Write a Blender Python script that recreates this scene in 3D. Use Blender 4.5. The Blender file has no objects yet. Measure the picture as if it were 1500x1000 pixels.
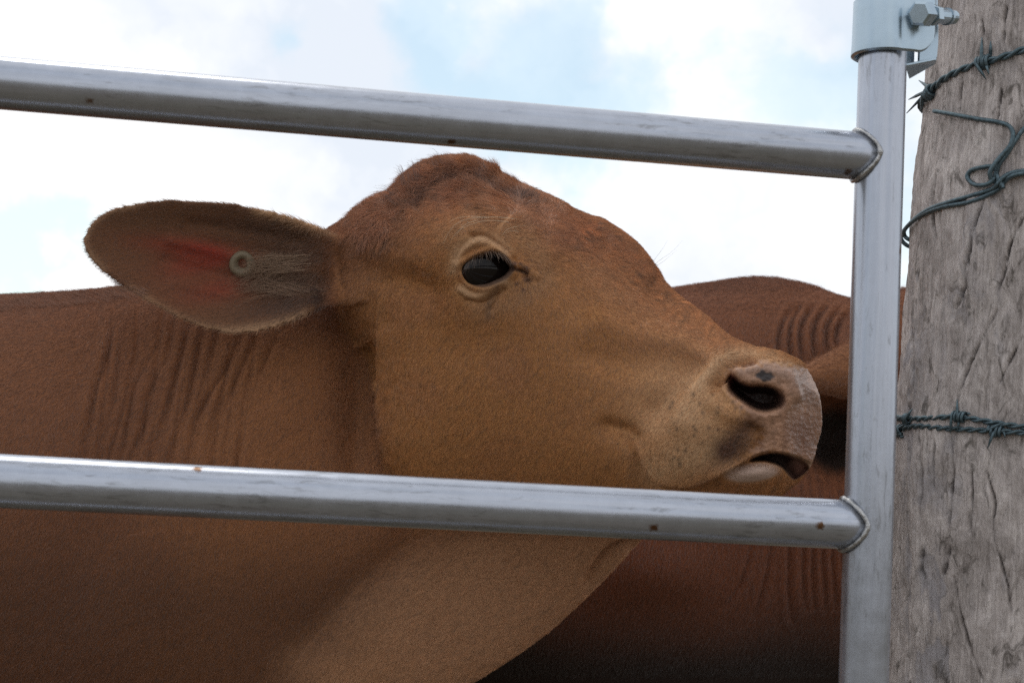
import bpy, bmesh, math, random, os
import numpy as np
from mathutils import Vector, Matrix, noise as mnoise

SC = bpy.context.scene
COL = SC.collection
rng = np.random.default_rng(7)
random.seed(7)
R = math.radians

# ------------------------------------------------------------------ camera
FPX = 2083.0                                   # focal length in pixels of the 1500 x 1000 photograph
PITCH, ROLL = R(5.0), R(3.07)
CAM_POS = np.array([0.0, 0.0, 1.15])
r0 = np.array([1.0, 0, 0])
f0 = np.array([0, math.cos(PITCH), math.sin(PITCH)])
u0 = np.array([0, -math.sin(PITCH), math.cos(PITCH)])
CR = r0 * math.cos(ROLL) + u0 * math.sin(ROLL)
CU = u0 * math.cos(ROLL) - r0 * math.sin(ROLL)
CF = f0
MW = np.stack([CR, CU, CF])                    # rows: right, up, forward

cam_d = bpy.data.cameras.new("camera")
cam = bpy.data.objects.new("camera", cam_d)
COL.objects.link(cam)
cam_d.sensor_width = 36.0
cam_d.lens = 36.0 * FPX / 1500.0
cam_d.clip_start = 0.05
cam_d.clip_end = 5000.0
cam_d.dof.use_dof = True
cam_d.dof.focus_distance = 1.40
cam_d.dof.aperture_fstop = 13.0
cam.matrix_world = Matrix(((CR[0], CU[0], -CF[0], CAM_POS[0]), (CR[1], CU[1], -CF[1], CAM_POS[1]),
                           (CR[2], CU[2], -CF[2], CAM_POS[2]), (0, 0, 0, 1)))
SC.camera = cam
SC.view_settings.view_transform = 'Standard'
SC.view_settings.look = 'None'
SC.view_settings.gamma = 1.0
SC.view_settings.use_curve_mapping = False
SC.view_settings.exposure = 0.0
SC.cycles.use_denoising = False
SC.cycles.max_bounces = 6
SC.cycles.transparent_max_bounces = 12

# ------------------------------------------------------------------ sky and sun
SUN_EL, SUN_AZ = R(62), R(-28)                 # azimuth from +Y (away from camera), negative = left
world = bpy.data.worlds.new("World")
SC.world = world
world.use_nodes = True
NT = world.node_tree
for n in list(NT.nodes): NT.nodes.remove(n)

def N(nt, typ, **kw):
    n = nt.nodes.new(typ)
    for k, v in kw.items():
        if k.startswith('i_'):
            key = k[2:]
            n.inputs[int(key) if key.isdigit() else key.replace('_', ' ')].default_value = v
        else: setattr(n, k, v)
    return n

def pix_dir(px, py):
    d = CR * (px - 750) / FPX + CU * (500 - py) / FPX + CF
    return d / np.linalg.norm(d)

def build_sky():
    L = NT.links.new
    out = N(NT, 'ShaderNodeOutputWorld'); bg = N(NT, 'ShaderNodeBackground'); bg.inputs[1].default_value = 0.1
    sky = N(NT, 'ShaderNodeTexSky', sky_type='NISHITA', sun_disc=False, sun_elevation=SUN_EL, sun_rotation=SUN_AZ,
            air_density=1.3, dust_density=0.3, ozone_density=1.5)
    tc = N(NT, 'ShaderNodeTexCoord')
    # broad clouds
    n1 = N(NT, 'ShaderNodeTexNoise', i_Scale=5.5, i_Detail=9.0, i_Roughness=0.62, i_Lacunarity=2.2, i_Distortion=0.25)
    L(tc.outputs['Generated'], n1.inputs['Vector'])
    n2 = N(NT, 'ShaderNodeTexNoise', i_Scale=16.0, i_Detail=8.0, i_Roughness=0.6)
    L(tc.outputs['Generated'], n2.inputs['Vector'])
    warp = N(NT, 'ShaderNodeMixRGB', blend_type='LINEAR_LIGHT'); warp.inputs[0].default_value = 0.045
    L(tc.outputs['Generated'], warp.inputs[1]); L(n2.outputs['Color'], warp.inputs[2])
    # openings and thick clouds of this day's sky, as directions
    val = None
    def blob(px, py, width_px, amp):
        nonlocal val
        d = pix_dir(px, py)
        dot = N(NT, 'ShaderNodeVectorMath', operation='DISTANCE'); dot.inputs[1].default_value = tuple(d)
        L(warp.outputs[0], dot.inputs[0])
        mr = N(NT, 'ShaderNodeMapRange', interpolation_type='SMOOTHSTEP')
        mr.inputs['From Min'].default_value = 0.0; mr.inputs['From Max'].default_value = width_px / FPX
        mr.inputs['To Min'].default_value = amp; mr.inputs['To Max'].default_value = 0.0
        L(dot.outputs['Value'], mr.inputs['Value'])
        if val is None: val = mr.outputs[0]
        else:
            a = N(NT, 'ShaderNodeMath', operation='ADD'); L(val, a.inputs[0]); L(mr.outputs[0], a.inputs[1]); val = a.outputs[0]
    for b in SKY_BLOBS: blob(*b)
    s1 = N(NT, 'ShaderNodeMath', operation='MULTIPLY_ADD'); s1.inputs[1].default_value = 0.75; s1.inputs[2].default_value = 0.05
    L(n1.outputs['Fac'], s1.inputs[0])
    s2 = N(NT, 'ShaderNodeMath', operation='MULTIPLY_ADD'); s2.inputs[1].default_value = 0.34
    L(n2.outputs['Fac'], s2.inputs[0]); L(s1.outputs[0], s2.inputs[2])
    den = N(NT, 'ShaderNodeMath', operation='ADD'); L(s2.outputs[0], den.inputs[0]); L(val, den.inputs[1])
    cover = N(NT, 'ShaderNodeMapRange', interpolation_type='SMOOTHSTEP')
    cover.inputs['From Min'].default_value = 0.36; cover.inputs['From Max'].default_value = 0.60
    cover.inputs['To Min'].default_value = 0.65; cover.inputs['To Max'].default_value = 1.0
    L(den.outputs[0], cover.inputs['Value'])
    # cloud tone: thick cloud a little greyer and bluer than thin bright cloud
    n3 = N(NT, 'ShaderNodeTexNoise', i_Scale=3.2, i_Detail=5.0, i_Roughness=0.55)
    L(warp.outputs[0], n3.inputs['Vector'])
    tone = N(NT, 'ShaderNodeValToRGB')
    tone.color_ramp.elements[0].position = 0.40; tone.color_ramp.elements[0].color = (8.3, 8.9, 9.8, 1)
    tone.color_ramp.elements[1].position = 0.54; tone.color_ramp.elements[1].color = (CLOUD, CLOUD, CLOUD * 1.01, 1)
    L(n3.outputs['Fac'], tone.inputs[0])
    clear = N(NT, 'ShaderNodeMixRGB', blend_type='MULTIPLY'); clear.inputs[0].default_value = 1.0; clear.inputs[2].default_value = (.95, 1.42, 1.35, 1); L(sky.outputs[0], clear.inputs[1])
    mix = N(NT, 'ShaderNodeMixRGB'); L(cover.outputs[0], mix.inputs[0]); L(clear.outputs[0], mix.inputs[1]); L(tone.outputs[0], mix.inputs[2])
    L(mix.outputs[0], bg.inputs[0]); L(bg.outputs[0], out.inputs[0])

CLOUD = 11.0
# (pixel of the direction, angular size in pixels, amount): negative opens a blue gap
SKY_BLOBS = [(640, 95, 200, -.24), (880, 145, 240, -.26), (1120, 150, 240, -.22), (400, 70, 80, -.28), (850, 50, 80, -.2),
             (20, 350, 120, -.3), (50, 380, 120, -.2), (620, 40, 120, -.12), (60, 260, 150, -.10), (200, 60, 90, -.10), (860, 100, 60, .14), (1020, 110, 70, .12), (1190, 60, 80, .14), (700, 60, 70, .12),
             (250, 120, 420, .16), (1000, 20, 300, .14), (500, 260, 380, .2), (1000, 330, 300, .14), (80, 400, 70, .2)]
build_sky()

sun_d = bpy.data.lights.new("sun", 'SUN')
sun_d.energy = 0.55
sun_d.angle = R(12)
sun_d.color = (1.0, 0.96, 0.9)
sun = bpy.data.objects.new("sun", sun_d)
COL.objects.link(sun)
sdir = np.array([math.sin(SUN_AZ) * math.cos(SUN_EL), math.cos(SUN_AZ) * math.cos(SUN_EL), math.sin(SUN_EL)])
sun.rotation_euler = Vector(sdir).to_track_quat('Z', 'Y').to_euler()
sun.location = (0, 0, 6)

# ------------------------------------------------------------------ helpers
def toW(p):                                    # camera-axis metres (right, up, forward) -> world
    return CAM_POS + np.asarray(p, float) @ MW
def toC(p):
    return (np.asarray(p, float) - CAM_POS) @ MW.T
def P(px, py, d):                              # point seen at a pixel of the photograph, at depth d (camera axes)
    px, py, d = np.broadcast_arrays(np.asarray(px, float), np.asarray(py, float), np.asarray(d, float))
    return np.stack([(px - 750) / FPX * d, (500 - py) / FPX * d, d], -1)
def PIX(p):
    return p[..., 0] / p[..., 2] * FPX + 750, 500 - p[..., 1] / p[..., 2] * FPX

def mesh_from(name, verts, faces, mat=None, parent=None, smooth=True):
    me = bpy.data.meshes.new(name)
    me.from_pydata([tuple(v) for v in np.asarray(verts)], [], [tuple(f) for f in faces])
    me.update()
    if smooth: me.polygons.foreach_set('use_smooth', [True] * len(me.polygons))
    if mat: me.materials.append(mat)
    o = bpy.data.objects.new(name, me)
    COL.objects.link(o)
    if parent: o.parent = parent; o.matrix_parent_inverse = parent.matrix_world.inverted()
    return o
def tag(o, label=None, cat=None, group=None, kind=None):
    if label: o['label'] = label
    if cat: o['category'] = cat
    if group: o['group'] = group
    if kind: o['kind'] = kind
    return o
def empty(name, loc):
    o = bpy.data.objects.new(name, None)
    o.empty_display_size = .1
    o.location = tuple(loc)
    COL.objects.link(o)
    o.matrix_world = Matrix.Translation(Vector(tuple(loc)))
    return o

def crom(pts, n, closed=False, per=None):
    """Catmull-Rom through pts along axis 0; n samples per segment."""
    pts = np.asarray(pts, float)
    m = len(pts)
    if closed: q = np.concatenate([pts[-1:], pts, pts[:2]]); segs = m
    else: q = np.concatenate([2 * pts[:1] - pts[1:2], pts, 2 * pts[-1:] - pts[-2:-1]]); segs = m - 1
    out = []
    for i in range(segs):
        a, b, c, d = q[i], q[i + 1], q[i + 2], q[i + 3]
        for t in np.arange(n) / n:
            out.append(.5 * (2 * b + (c - a) * t + (2 * a - 5 * b + 4 * c - d) * t * t + (3 * b - a - 3 * c + d) * t ** 3))
    if not closed: out.append(pts[-1])
    return np.array(out)

def loft(rings, na=6, nr=4, cap=True):
    """rings (S,K,3) closed control rings -> smooth verts, faces (quads, fan caps)."""
    g = crom(np.asarray(rings, float), na)                     # along
    g = crom(np.swapaxes(g, 0, 1), nr, closed=True)            # around
    g = np.swapaxes(g, 0, 1)
    S, K = g.shape[:2]
    v = g.reshape(-1, 3)
    f = []
    for i in range(S - 1):
        for k in range(K):
            k2 = (k + 1) % K
            f.append((i * K + k, i * K + k2, (i + 1) * K + k2, (i + 1) * K + k))
    if cap:
        v = np.vstack([v, g[0].mean(0), g[-1].mean(0)])
        c0, c1 = S * K, S * K + 1
        for k in range(K):
            k2 = (k + 1) % K
            f.append((c0, k2, k)); f.append((c1, (S - 1) * K + k, (S - 1) * K + k2))
    return v, f

def tube(path, rad, seg=12, cap=True):
    """Tube along a polyline with parallel-transported frame; rad scalar or per point."""
    p = np.asarray(path, float); n = len(p)
    rad = np.broadcast_to(np.asarray(rad, float), (n,))
    t = np.gradient(p, axis=0); t /= np.linalg.norm(t, axis=1)[:, None]
    a = np.array([0, 0, 1.0]) if abs(t[0, 2]) < .9 else np.array([1.0, 0, 0])
    u = np.cross(t[0], a); u /= np.linalg.norm(u)
    v = []; f = []
    for i in range(n):
        u = u - t[i] * np.dot(u, t[i]); u /= np.linalg.norm(u)
        w = np.cross(t[i], u)
        an = np.arange(seg) / seg * 2 * np.pi
        v.append(p[i] + rad[i] * (np.cos(an)[:, None] * u + np.sin(an)[:, None] * w))
    v = np.concatenate(v)
    for i in range(n - 1):
        for k in range(seg):
            k2 = (k + 1) % seg
            f.append((i * seg + k, i * seg + k2, (i + 1) * seg + k2, (i + 1) * seg + k))
    if cap:
        f.append(tuple(range(seg))[::-1]); f.append(tuple((n - 1) * seg + k for k in range(seg)))
    return v, f

def join(parts):
    V = []; Fc = []; o = 0
    for v, f in parts:
        V.append(np.asarray(v, float)); Fc += [tuple(i + o for i in q) for q in f]; o += len(v)
    return np.concatenate(V), Fc

# ------------------------------------------------------------------ materials
def new_mat(name):
    m = bpy.data.materials.new(name); m.use_nodes = True
    nt = m.node_tree
    b = nt.nodes['Principled BSDF']
    return m, nt, b

def mat_ground():
    m, nt, b = new_mat("field_soil")
    L = nt.links.new
    tc = N(nt, 'ShaderNodeTexCoord')
    n = N(nt, 'ShaderNodeTexNoise', i_Scale=0.8, i_Detail=10.0, i_Roughness=.65); L(tc.outputs['Object'], n.inputs['Vector'])
    r = N(nt, 'ShaderNodeValToRGB')
    r.color_ramp.elements[0].position = .35; r.color_ramp.elements[0].color = (.140, .100, .064, 1)
    r.color_ramp.elements[1].position = .7; r.color_ramp.elements[1].color = (.120, .105, .055, 1)
    L(n.outputs['Fac'], r.inputs[0]); L(r.outputs[0], b.inputs['Base Color'])
    n2 = N(nt, 'ShaderNodeTexNoise', i_Scale=18.0, i_Detail=8.0); L(tc.outputs['Object'], n2.inputs['Vector'])
    bp = N(nt, 'ShaderNodeBump', i_Strength=.8, i_Distance=.05); L(n2.outputs['Fac'], bp.inputs['Height']); L(bp.outputs[0], b.inputs['Normal'])
    b.inputs['Roughness'].default_value = .95
    return m

def mat_zinc(name, base=(.42, .45, .515), rough=.25, metal=.78, rust=True):
    m, nt, b = new_mat(name)
    L = nt.links.new
    tc = N(nt, 'ShaderNodeTexCoord')
    # spangle and drawn streaks
    v = N(nt, 'ShaderNodeTexNoise', i_Scale=55.0, i_Detail=6.0, i_Roughness=.7); L(tc.outputs['Object'], v.inputs['Vector'])
    st = N(nt, 'ShaderNodeAttribute', attribute_name='along')          # (u along, v around, 0)
    mp = N(nt, 'ShaderNodeMapping'); mp.inputs['Scale'].default_value = (9, 260, 1); L(st.outputs['Vector'], mp.inputs['Vector'])
    s = N(nt, 'ShaderNodeTexNoise', i_Scale=1.0, i_Detail=5.0, i_Roughness=.65, i_Distortion=.4); L(mp.outputs[0], s.inputs['Vector'])
    # grime: dark flecks elongated along the pipe
    mp2 = N(nt, 'ShaderNodeMapping'); mp2.inputs['Scale'].default_value = (42, 260, 1); L(st.outputs['Vector'], mp2.inputs['Vector'])
    g = N(nt, 'ShaderNodeTexNoise', i_Scale=1.0, i_Detail=9.0, i_Roughness=.72, i_Distortion=.6); L(mp2.outputs[0], g.inputs['Vector'])
    big = N(nt, 'ShaderNodeTexNoise', i_Scale=7.0, i_Detail=3.0); L(tc.outputs['Object'], big.inputs['Vector'])
    ga = N(nt, 'ShaderNodeMath', operation='MULTIPLY_ADD'); ga.inputs[1].default_value = .35; L(big.outputs['Fac'], ga.inputs[0]); L(g.outputs['Fac'], ga.inputs[2])
    gr = N(nt, 'ShaderNodeMapRange', interpolation_type='SMOOTHSTEP'); gr.inputs['From Min'].default_value = .72; gr.inputs['From Max'].default_value = .86
    L(ga.outputs[0], gr.inputs['Value'])
    c1 = N(nt, 'ShaderNodeValToRGB')
    c1.color_ramp.elements[0].position = .3; c1.color_ramp.elements[0].color = tuple(x * .80 for x in base) + (1,)
    c1.color_ramp.elements[1].position = .7; c1.color_ramp.elements[1].color = tuple(min(1, x * 1.1) for x in base) + (1,)
    mx = N(nt, 'ShaderNodeMath', operation='MULTIPLY_ADD'); mx.inputs[1].default_value = .5
    hs = N(nt, 'ShaderNodeMath', operation='MULTIPLY'); hs.inputs[1].default_value = .5; L(v.outputs['Fac'], hs.inputs[0])
    L(s.outputs['Fac'], mx.inputs[0]); L(hs.outputs[0], mx.inputs[2]); L(mx.outputs[0], c1.inputs[0])
    mc = N(nt, 'ShaderNodeMixRGB'); mc.inputs[2].default_value = (.10, .095, .085, 1)
    gm = N(nt, 'ShaderNodeMath', operation='MULTIPLY'); gm.inputs[1].default_value = .40; L(gr.outputs[0], gm.inputs[0])
    L(gm.outputs[0], mc.inputs[0]); L(c1.outputs[0], mc.inputs[1])
    # rust specks
    rw = N(nt, 'ShaderNodeTexNoise', i_Scale=260.0, i_Detail=4.0, i_Roughness=.7); L(tc.outputs['Object'], rw.inputs['Vector'])
    rv = N(nt, 'ShaderNodeMixRGB', blend_type='LINEAR_LIGHT'); rv.inputs[0].default_value = .0042; L(tc.outputs['Object'], rv.inputs[1]); L(rw.outputs['Color'], rv.inputs[2])
    ru = N(nt, 'ShaderNodeTexVoronoi', i_Scale=23.0); L(rv.outputs[0], ru.inputs['Vector'])
    rr = N(nt, 'ShaderNodeMapRange'); rr.inputs['From Min'].default_value = .10; rr.inputs['From Max'].default_value = .05
    L(ru.outputs['Distance'], rr.inputs['Value'])
    rn = N(nt, 'ShaderNodeMath', operation='GREATER_THAN'); rn.inputs[1].default_value = .5
    sepc = N(nt, 'ShaderNodeSeparateColor'); L(ru.outputs['Color'], sepc.inputs[0]); L(sepc.outputs[0], rn.inputs[0])
    rm = N(nt, 'ShaderNodeMath', operation='MULTIPLY'); L(rr.outputs[0], rm.inputs[0]); L(rn.outputs[0], rm.inputs[1])
    mr = N(nt, 'ShaderNodeMixRGB'); mr.inputs[2].default_value = (.13, .065, .03, 1); L(rm.outputs[0], mr.inputs[0]); L(mc.outputs[0], mr.inputs[1])
    L((mr if rust else mc).outputs[0], b.inputs['Base Color'])
    b.inputs['Metallic'].default_value = metal
    rg = N(nt, 'ShaderNodeMapRange'); rg.inputs['To Min'].default_value = rough - .08; rg.inputs['To Max'].default_value = rough + .12
    L(v.outputs['Fac'], rg.inputs['Value']); L(rg.outputs[0], b.inputs['Roughness'])
    bp = N(nt, 'ShaderNodeBump', i_Strength=.25, i_Distance=.0006); L(mx.outputs[0], bp.inputs['Height']); L(bp.outputs[0], b.inputs['Normal'])
    return m

def mat_coat(name, skin=True):
    m, nt, b = new_mat(name)
    L = nt.links.new
    a = N(nt, 'ShaderNodeAttribute', attribute_name='coat')
    w = N(nt, 'ShaderNodeAttribute', attribute_name='wet')
    tc = N(nt, 'ShaderNodeTexCoord')
    n = N(nt, 'ShaderNodeTexNoise', i_Scale=420.0, i_Detail=4.0, i_Roughness=.7); L(tc.outputs['Object'], n.inputs['Vector'])
    mr = N(nt, 'ShaderNodeMapRange'); mr.inputs['To Min'].default_value = .72; mr.inputs['To Max'].default_value = 1.25; L(n.outputs['Fac'], mr.inputs['Value'])
    mu = N(nt, 'ShaderNodeMixRGB', blend_type='MULTIPLY'); mu.inputs[0].default_value = 1.0
    L(a.outputs['Color'], mu.inputs[1]); L(mr.outputs[0], mu.inputs[2]); L(mu.outputs[0], b.inputs['Base Color'])
    rg = N(nt, 'ShaderNodeMapRange'); rg.inputs['To Min'].default_value = .85; rg.inputs['To Max'].default_value = .40
    L(w.outputs['Fac'], rg.inputs['Value']); L(rg.outputs[0], b.inputs['Roughness'])
    b.inputs['Specular IOR Level'].default_value = .3
    bp = N(nt, 'ShaderNodeBump', i_Strength=.35, i_Distance=.0015); L(n.outputs['Fac'], bp.inputs['Height']); L(bp.outputs[0], b.inputs['Normal'])
    return m

M = {}
M['soil'] = mat_ground()
M['zinc'] = mat_zinc("galvanised_pipe")
M['coat'] = mat_coat("cow_coat")

# ------------------------------------------------------------------ ground
def build_ground():
    xs = np.linspace(-1, 1, 81); xs = np.sign(xs) * np.abs(xs) ** 3 * 1500
    X, Y = np.meshgrid(xs, xs)
    Z = np.array([mnoise.noise(Vector((x * .6, y * .6, 3.1))) * .03 for x, y in zip(X.ravel(), Y.ravel())])
    v = np.c_[X.ravel(), Y.ravel(), Z]
    n = len(xs); f = [(i * n + j, i * n + j + 1, (i + 1) * n + j + 1, (i + 1) * n + j) for i in range(n - 1) for j in range(n - 1)]
    o = mesh_from("ground", v, f, M['soil']); o['kind'] = 'structure'
build_ground()

# ------------------------------------------------------------------ cattle: shared anatomy
def frame(th, ph, ro):
    F0 = np.array([np.cos(ph) * np.cos(th), -np.sin(ph), -np.cos(ph) * np.sin(th)])
    L0 = np.array([-np.sin(th), 0, -np.cos(th)])
    U0 = np.array([np.sin(ph) * np.cos(th), np.cos(ph), -np.sin(ph) * np.sin(th)])
    c, s = np.cos(ro), np.sin(ro)
    return F0, U0 * c + L0 * s, L0 * c - U0 * s

# head cross-sections from behind the poll to the muzzle: f, then (half width, height) from top middle to bottom middle
HEAD = [
 (-.060, [(0,-.050),(.030,-.050),(.050,-.070),(.055,-.100),(.055,-.130),(.050,-.160),(.030,-.180),(0,-.180)]),
 (-.030, [(0,-.008),(.040,-.012),(.068,-.045),(.080,-.090),(.078,-.130),(.066,-.175),(.040,-.205),(0,-.205)]),
 ( .000, [(0, .018),(.045, .010),(.080,-.030),(.094,-.080),(.090,-.130),(.076,-.190),(.045,-.225),(0,-.220)]),
 ( .050, [(0, .012),(.060, .005),(.092,-.030),(.095,-.080),(.092,-.140),(.082,-.205),(.052,-.243),(0,-.228)]),
 ( .100, [(0, .004),(.068, .000),(.100,-.030),(.096,-.080),(.092,-.140),(.083,-.207),(.052,-.247),(0,-.222)]),
 ( .145, [(0, .000),(.074, .002),(.112,-.022),(.108,-.065),(.093,-.120),(.080,-.190),(.050,-.232),(0,-.207)]),
 ( .190, [(0,-.004),(.070,-.004),(.106,-.032),(.103,-.070),(.090,-.120),(.076,-.176),(.046,-.216),(0,-.190)]),
 ( .235, [(0,-.010),(.056,-.016),(.084,-.045),(.090,-.080),(.084,-.120),(.070,-.165),(.040,-.200),(0,-.176)]),
 ( .285, [(0,-.020),(.044,-.028),(.064,-.055),(.073,-.085),(.072,-.120),(.062,-.155),(.036,-.183),(0,-.166)]),
 ( .335, [(0,-.032),(.038,-.040),(.054,-.064),(.062,-.090),(.062,-.120),(.055,-.150),(.034,-.172),(0,-.162)]),
 ( .380, [(0,-.043),(.038,-.049),(.055,-.070),(.063,-.095),(.064,-.120),(.055,-.147),(.034,-.168),(0,-.168)]),
 ( .420, [(0,-.050),(.044,-.055),(.064,-.076),(.068,-.100),(.066,-.125),(.054,-.150),(.032,-.170),(0,-.174)]),
 ( .450, [(0,-.062),(.042,-.066),(.060,-.085),(.063,-.105),(.058,-.130),(.046,-.152),(.028,-.166),(0,-.170)]),
 ( .472, [(0,-.085),(.028,-.088),(.038,-.098),(.042,-.112),(.040,-.130),(.032,-.145),(.018,-.156),(0,-.158)]),
]

def head_rings():
    out = []
    for f, h in HEAD:
        ring = [(f, u, l) for l, u in h] + [(f, u, -l) for l, u in h[-2:0:-1]]
        out.append(ring)
    return np.array(out, float)

def body_ring(top, bot, dep, hd, pear=0.0, n=14, fat=.9):
    """Cross-section of neck or barrel: top and bottom pixels on the section, its middle depth and half depth."""
    T = P(top[0], top[1], dep); B = P(bot[0], bot[1], dep)
    mid, ax = (T + B) / 2, (T - B) / 2
    r = []
    for k in range(n):
        a = 2 * math.pi * k / n
        ca, sa = math.cos(a), math.sin(a)
        s = math.copysign(abs(sa) ** fat, sa)
        w = hd * (1 - pear * (.5 - .5 * ca) ** 1.3)
        r.append(mid + ax * ca + np.array([0, 0, -1.0]) * w * s)
    return r

def rbf_warp(src, disp, pts, smooth=.0):
    """Biharmonic (|r|) interpolation of displacements disp given at src."""
    n, D = src.shape
    K = np.linalg.norm(src[:, None] - src[None], axis=2) + np.eye(n) * smooth
    A = np.zeros((n + D + 1, n + D + 1)); A[:n, :n] = K; A[:n, n] = 1; A[:n, n + 1:] = src; A[n, :n] = 1; A[n + 1:, :n] = src.T
    b = np.zeros((n + D + 1, disp.shape[1])); b[:n] = disp
    w = np.linalg.solve(A, b)
    k = np.linalg.norm(pts[:, None] - src[None], axis=2)
    return k @ w[:n] + w[n] + pts @ w[n + 1:]

def leg_rings(top, foot, r_top, front=True):
    top, foot = np.asarray(top, float), np.asarray(foot, float)
    rings = []
    prof = [(0, 1.0, 0), (.25, .72, 0), (.48, .45, .01), (.56, .50, .015), (.66, .36, 0), (.86, .34, 0), (.92, .42, .01), (.95, .50, .03), (1.0, .58, .04)]
    if not front: prof = [(0, 1.25, 0), (.22, .95, .05), (.42, .52, -.05), (.52, .46, -.09), (.62, .38, -.05), (.86, .34, 0), (.92, .42, .01), (.95, .50, .03), (1.0, .58, .04)]
    for t, k, dx in prof:
        c = top + (foot - top) * t; r = r_top * k
        rings.append([(c[0] + dx + r * math.cos(a), c[1] + r * .8 * math.sin(a), c[2]) for a in np.arange(10) / 10 * 2 * np.pi])
    return np.array(rings)

def voxel_fuse(parts, size, smooth_it=6):
    v, f = join(parts)
    o = mesh_from("fuse", v, f)
    md = o.modifiers.new("r", 'REMESH'); md.mode = 'VOXEL'; md.voxel_size = size; md.adaptivity = 0
    sm = o.modifiers.new("s", 'SMOOTH'); sm.iterations = smooth_it; sm.factor = .5
    dg = bpy.context.evaluated_depsgraph_get()
    ev = o.evaluated_get(dg)
    me = bpy.data.meshes.new_from_object(ev)
    bpy.data.objects.remove(o)
    return me

def get_v(me):
    a = np.empty(len(me.vertices) * 3, np.float32); me.vertices.foreach_get('co', a); return a.reshape(-1, 3).astype(float)
def get_n(me):
    a = np.empty(len(me.vertices) * 3, np.float32); me.vertices.foreach_get('normal', a); return a.reshape(-1, 3).astype(float)
def set_v(me, v):
    me.vertices.foreach_set('co', np.asarray(v, np.float32).ravel()); me.update()

def refine(me, want):
    """Subdivide once the faces whose vertices are all wanted."""
    bm = bmesh.new(); bm.from_mesh(me)
    bm.verts.ensure_lookup_table()
    ed = [e for e in bm.edges if want[e.verts[0].index] and want[e.verts[1].index]]
    bmesh.ops.subdivide_edges(bm, edges=ed, cuts=1, use_grid_fill=True, smooth=0.0)
    bm.to_mesh(me); bm.free(); me.update()

# distance of pixels to a polyline, and parameter along it (0..1), and side (+ = left of travel in image with y down)
def dist_poly(px, py, line, reach=150):
    line = np.asarray(line, float)
    best = np.full(px.shape, 1e9); par = np.zeros(px.shape); side = np.zeros(px.shape)
    lo, hi = line.min(0) - reach, line.max(0) + reach
    idx = np.flatnonzero((px > lo[0]) & (px < hi[0]) & (py > lo[1]) & (py < hi[1]))
    X, Y = px[idx], py[idx]
    bst = np.full(len(idx), 1e9); pr = np.zeros(len(idx)); sd = np.zeros(len(idx))
    seg = np.linalg.norm(np.diff(line, axis=0), axis=1); cum = np.r_[0, np.cumsum(seg)]; tot = cum[-1]
    for i in range(len(line) - 1):
        a, b = line[i], line[i + 1]; d = b - a; l2 = (d ** 2).sum() + 1e-12
        t = np.clip(((X - a[0]) * d[0] + (Y - a[1]) * d[1]) / l2, 0, 1)
        r = (X - a[0] - t * d[0]) ** 2 + (Y - a[1] - t * d[1]) ** 2
        m = r < bst
        bst[m] = r[m]; pr[m] = (cum[i] + t[m] * seg[i]) / tot
        sd[m] = np.sign((X[m] - a[0]) * d[1] - (Y[m] - a[1]) * d[0])
    best[idx] = np.sqrt(bst); par[idx] = pr; side[idx] = sd
    return best, par, side
def in_poly(px, py, poly):
    poly = np.asarray(poly, float)
    lo, hi = poly.min(0), poly.max(0)
    idx = np.flatnonzero((px > lo[0]) & (px < hi[0]) & (py > lo[1]) & (py < hi[1]))
    X, Y = px[idx], py[idx]
    c = np.zeros(len(idx), bool); n = len(poly); j = n - 1
    for i in range(n):
        xi, yi = poly[i]; xj, yj = poly[j]
        if yi != yj: c ^= ((yi > Y) != (yj > Y)) & (X < (xj - xi) * (Y - yi) / (yj - yi) + xi)
        j = i
    out = np.zeros(px.shape, bool); out[idx] = c
    return out
def sdf_poly(px, py, poly):                    # negative inside
    d, _, _ = dist_poly(px, py, list(poly) + [poly[0]])
    return np.where(in_poly(px, py, poly), -d, d)
def smooth_line(pts, n=6): return crom(np.asarray(pts, float), n)
def smooth_loop(pts, n=6): return crom(np.asarray(pts, float), n, closed=True)
def sstep(x, a, b):
    t = np.clip((x - a) / (b - a), 0, 1); return t * t * (3 - 2 * t)
def gauss(px, py, cx, cy, rx, ry, ang=0):
    c, s = math.cos(R(ang)), math.sin(R(ang))
    a = ((px - cx) * c + (py - cy) * s) / rx; b = (-(px - cx) * s + (py - cy) * c) / ry
    return np.exp(-(a * a + b * b))

# ------------------------------------------------------------------ the cow at the gate
H_TH, H_PH, H_RO, H_S = R(38), R(15), R(-3.6), 1.158
H_P0 = np.array([-.0822, .1562, 1.53]) * 1.08
HF, HU, HL = frame(H_TH, H_PH, H_RO)
def headC(q):
    q = np.asarray(q, float)
    return H_P0 + H_S * (q[..., :1] * HF + q[..., 1:2] * HU + q[..., 2:3] * HL)

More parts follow.
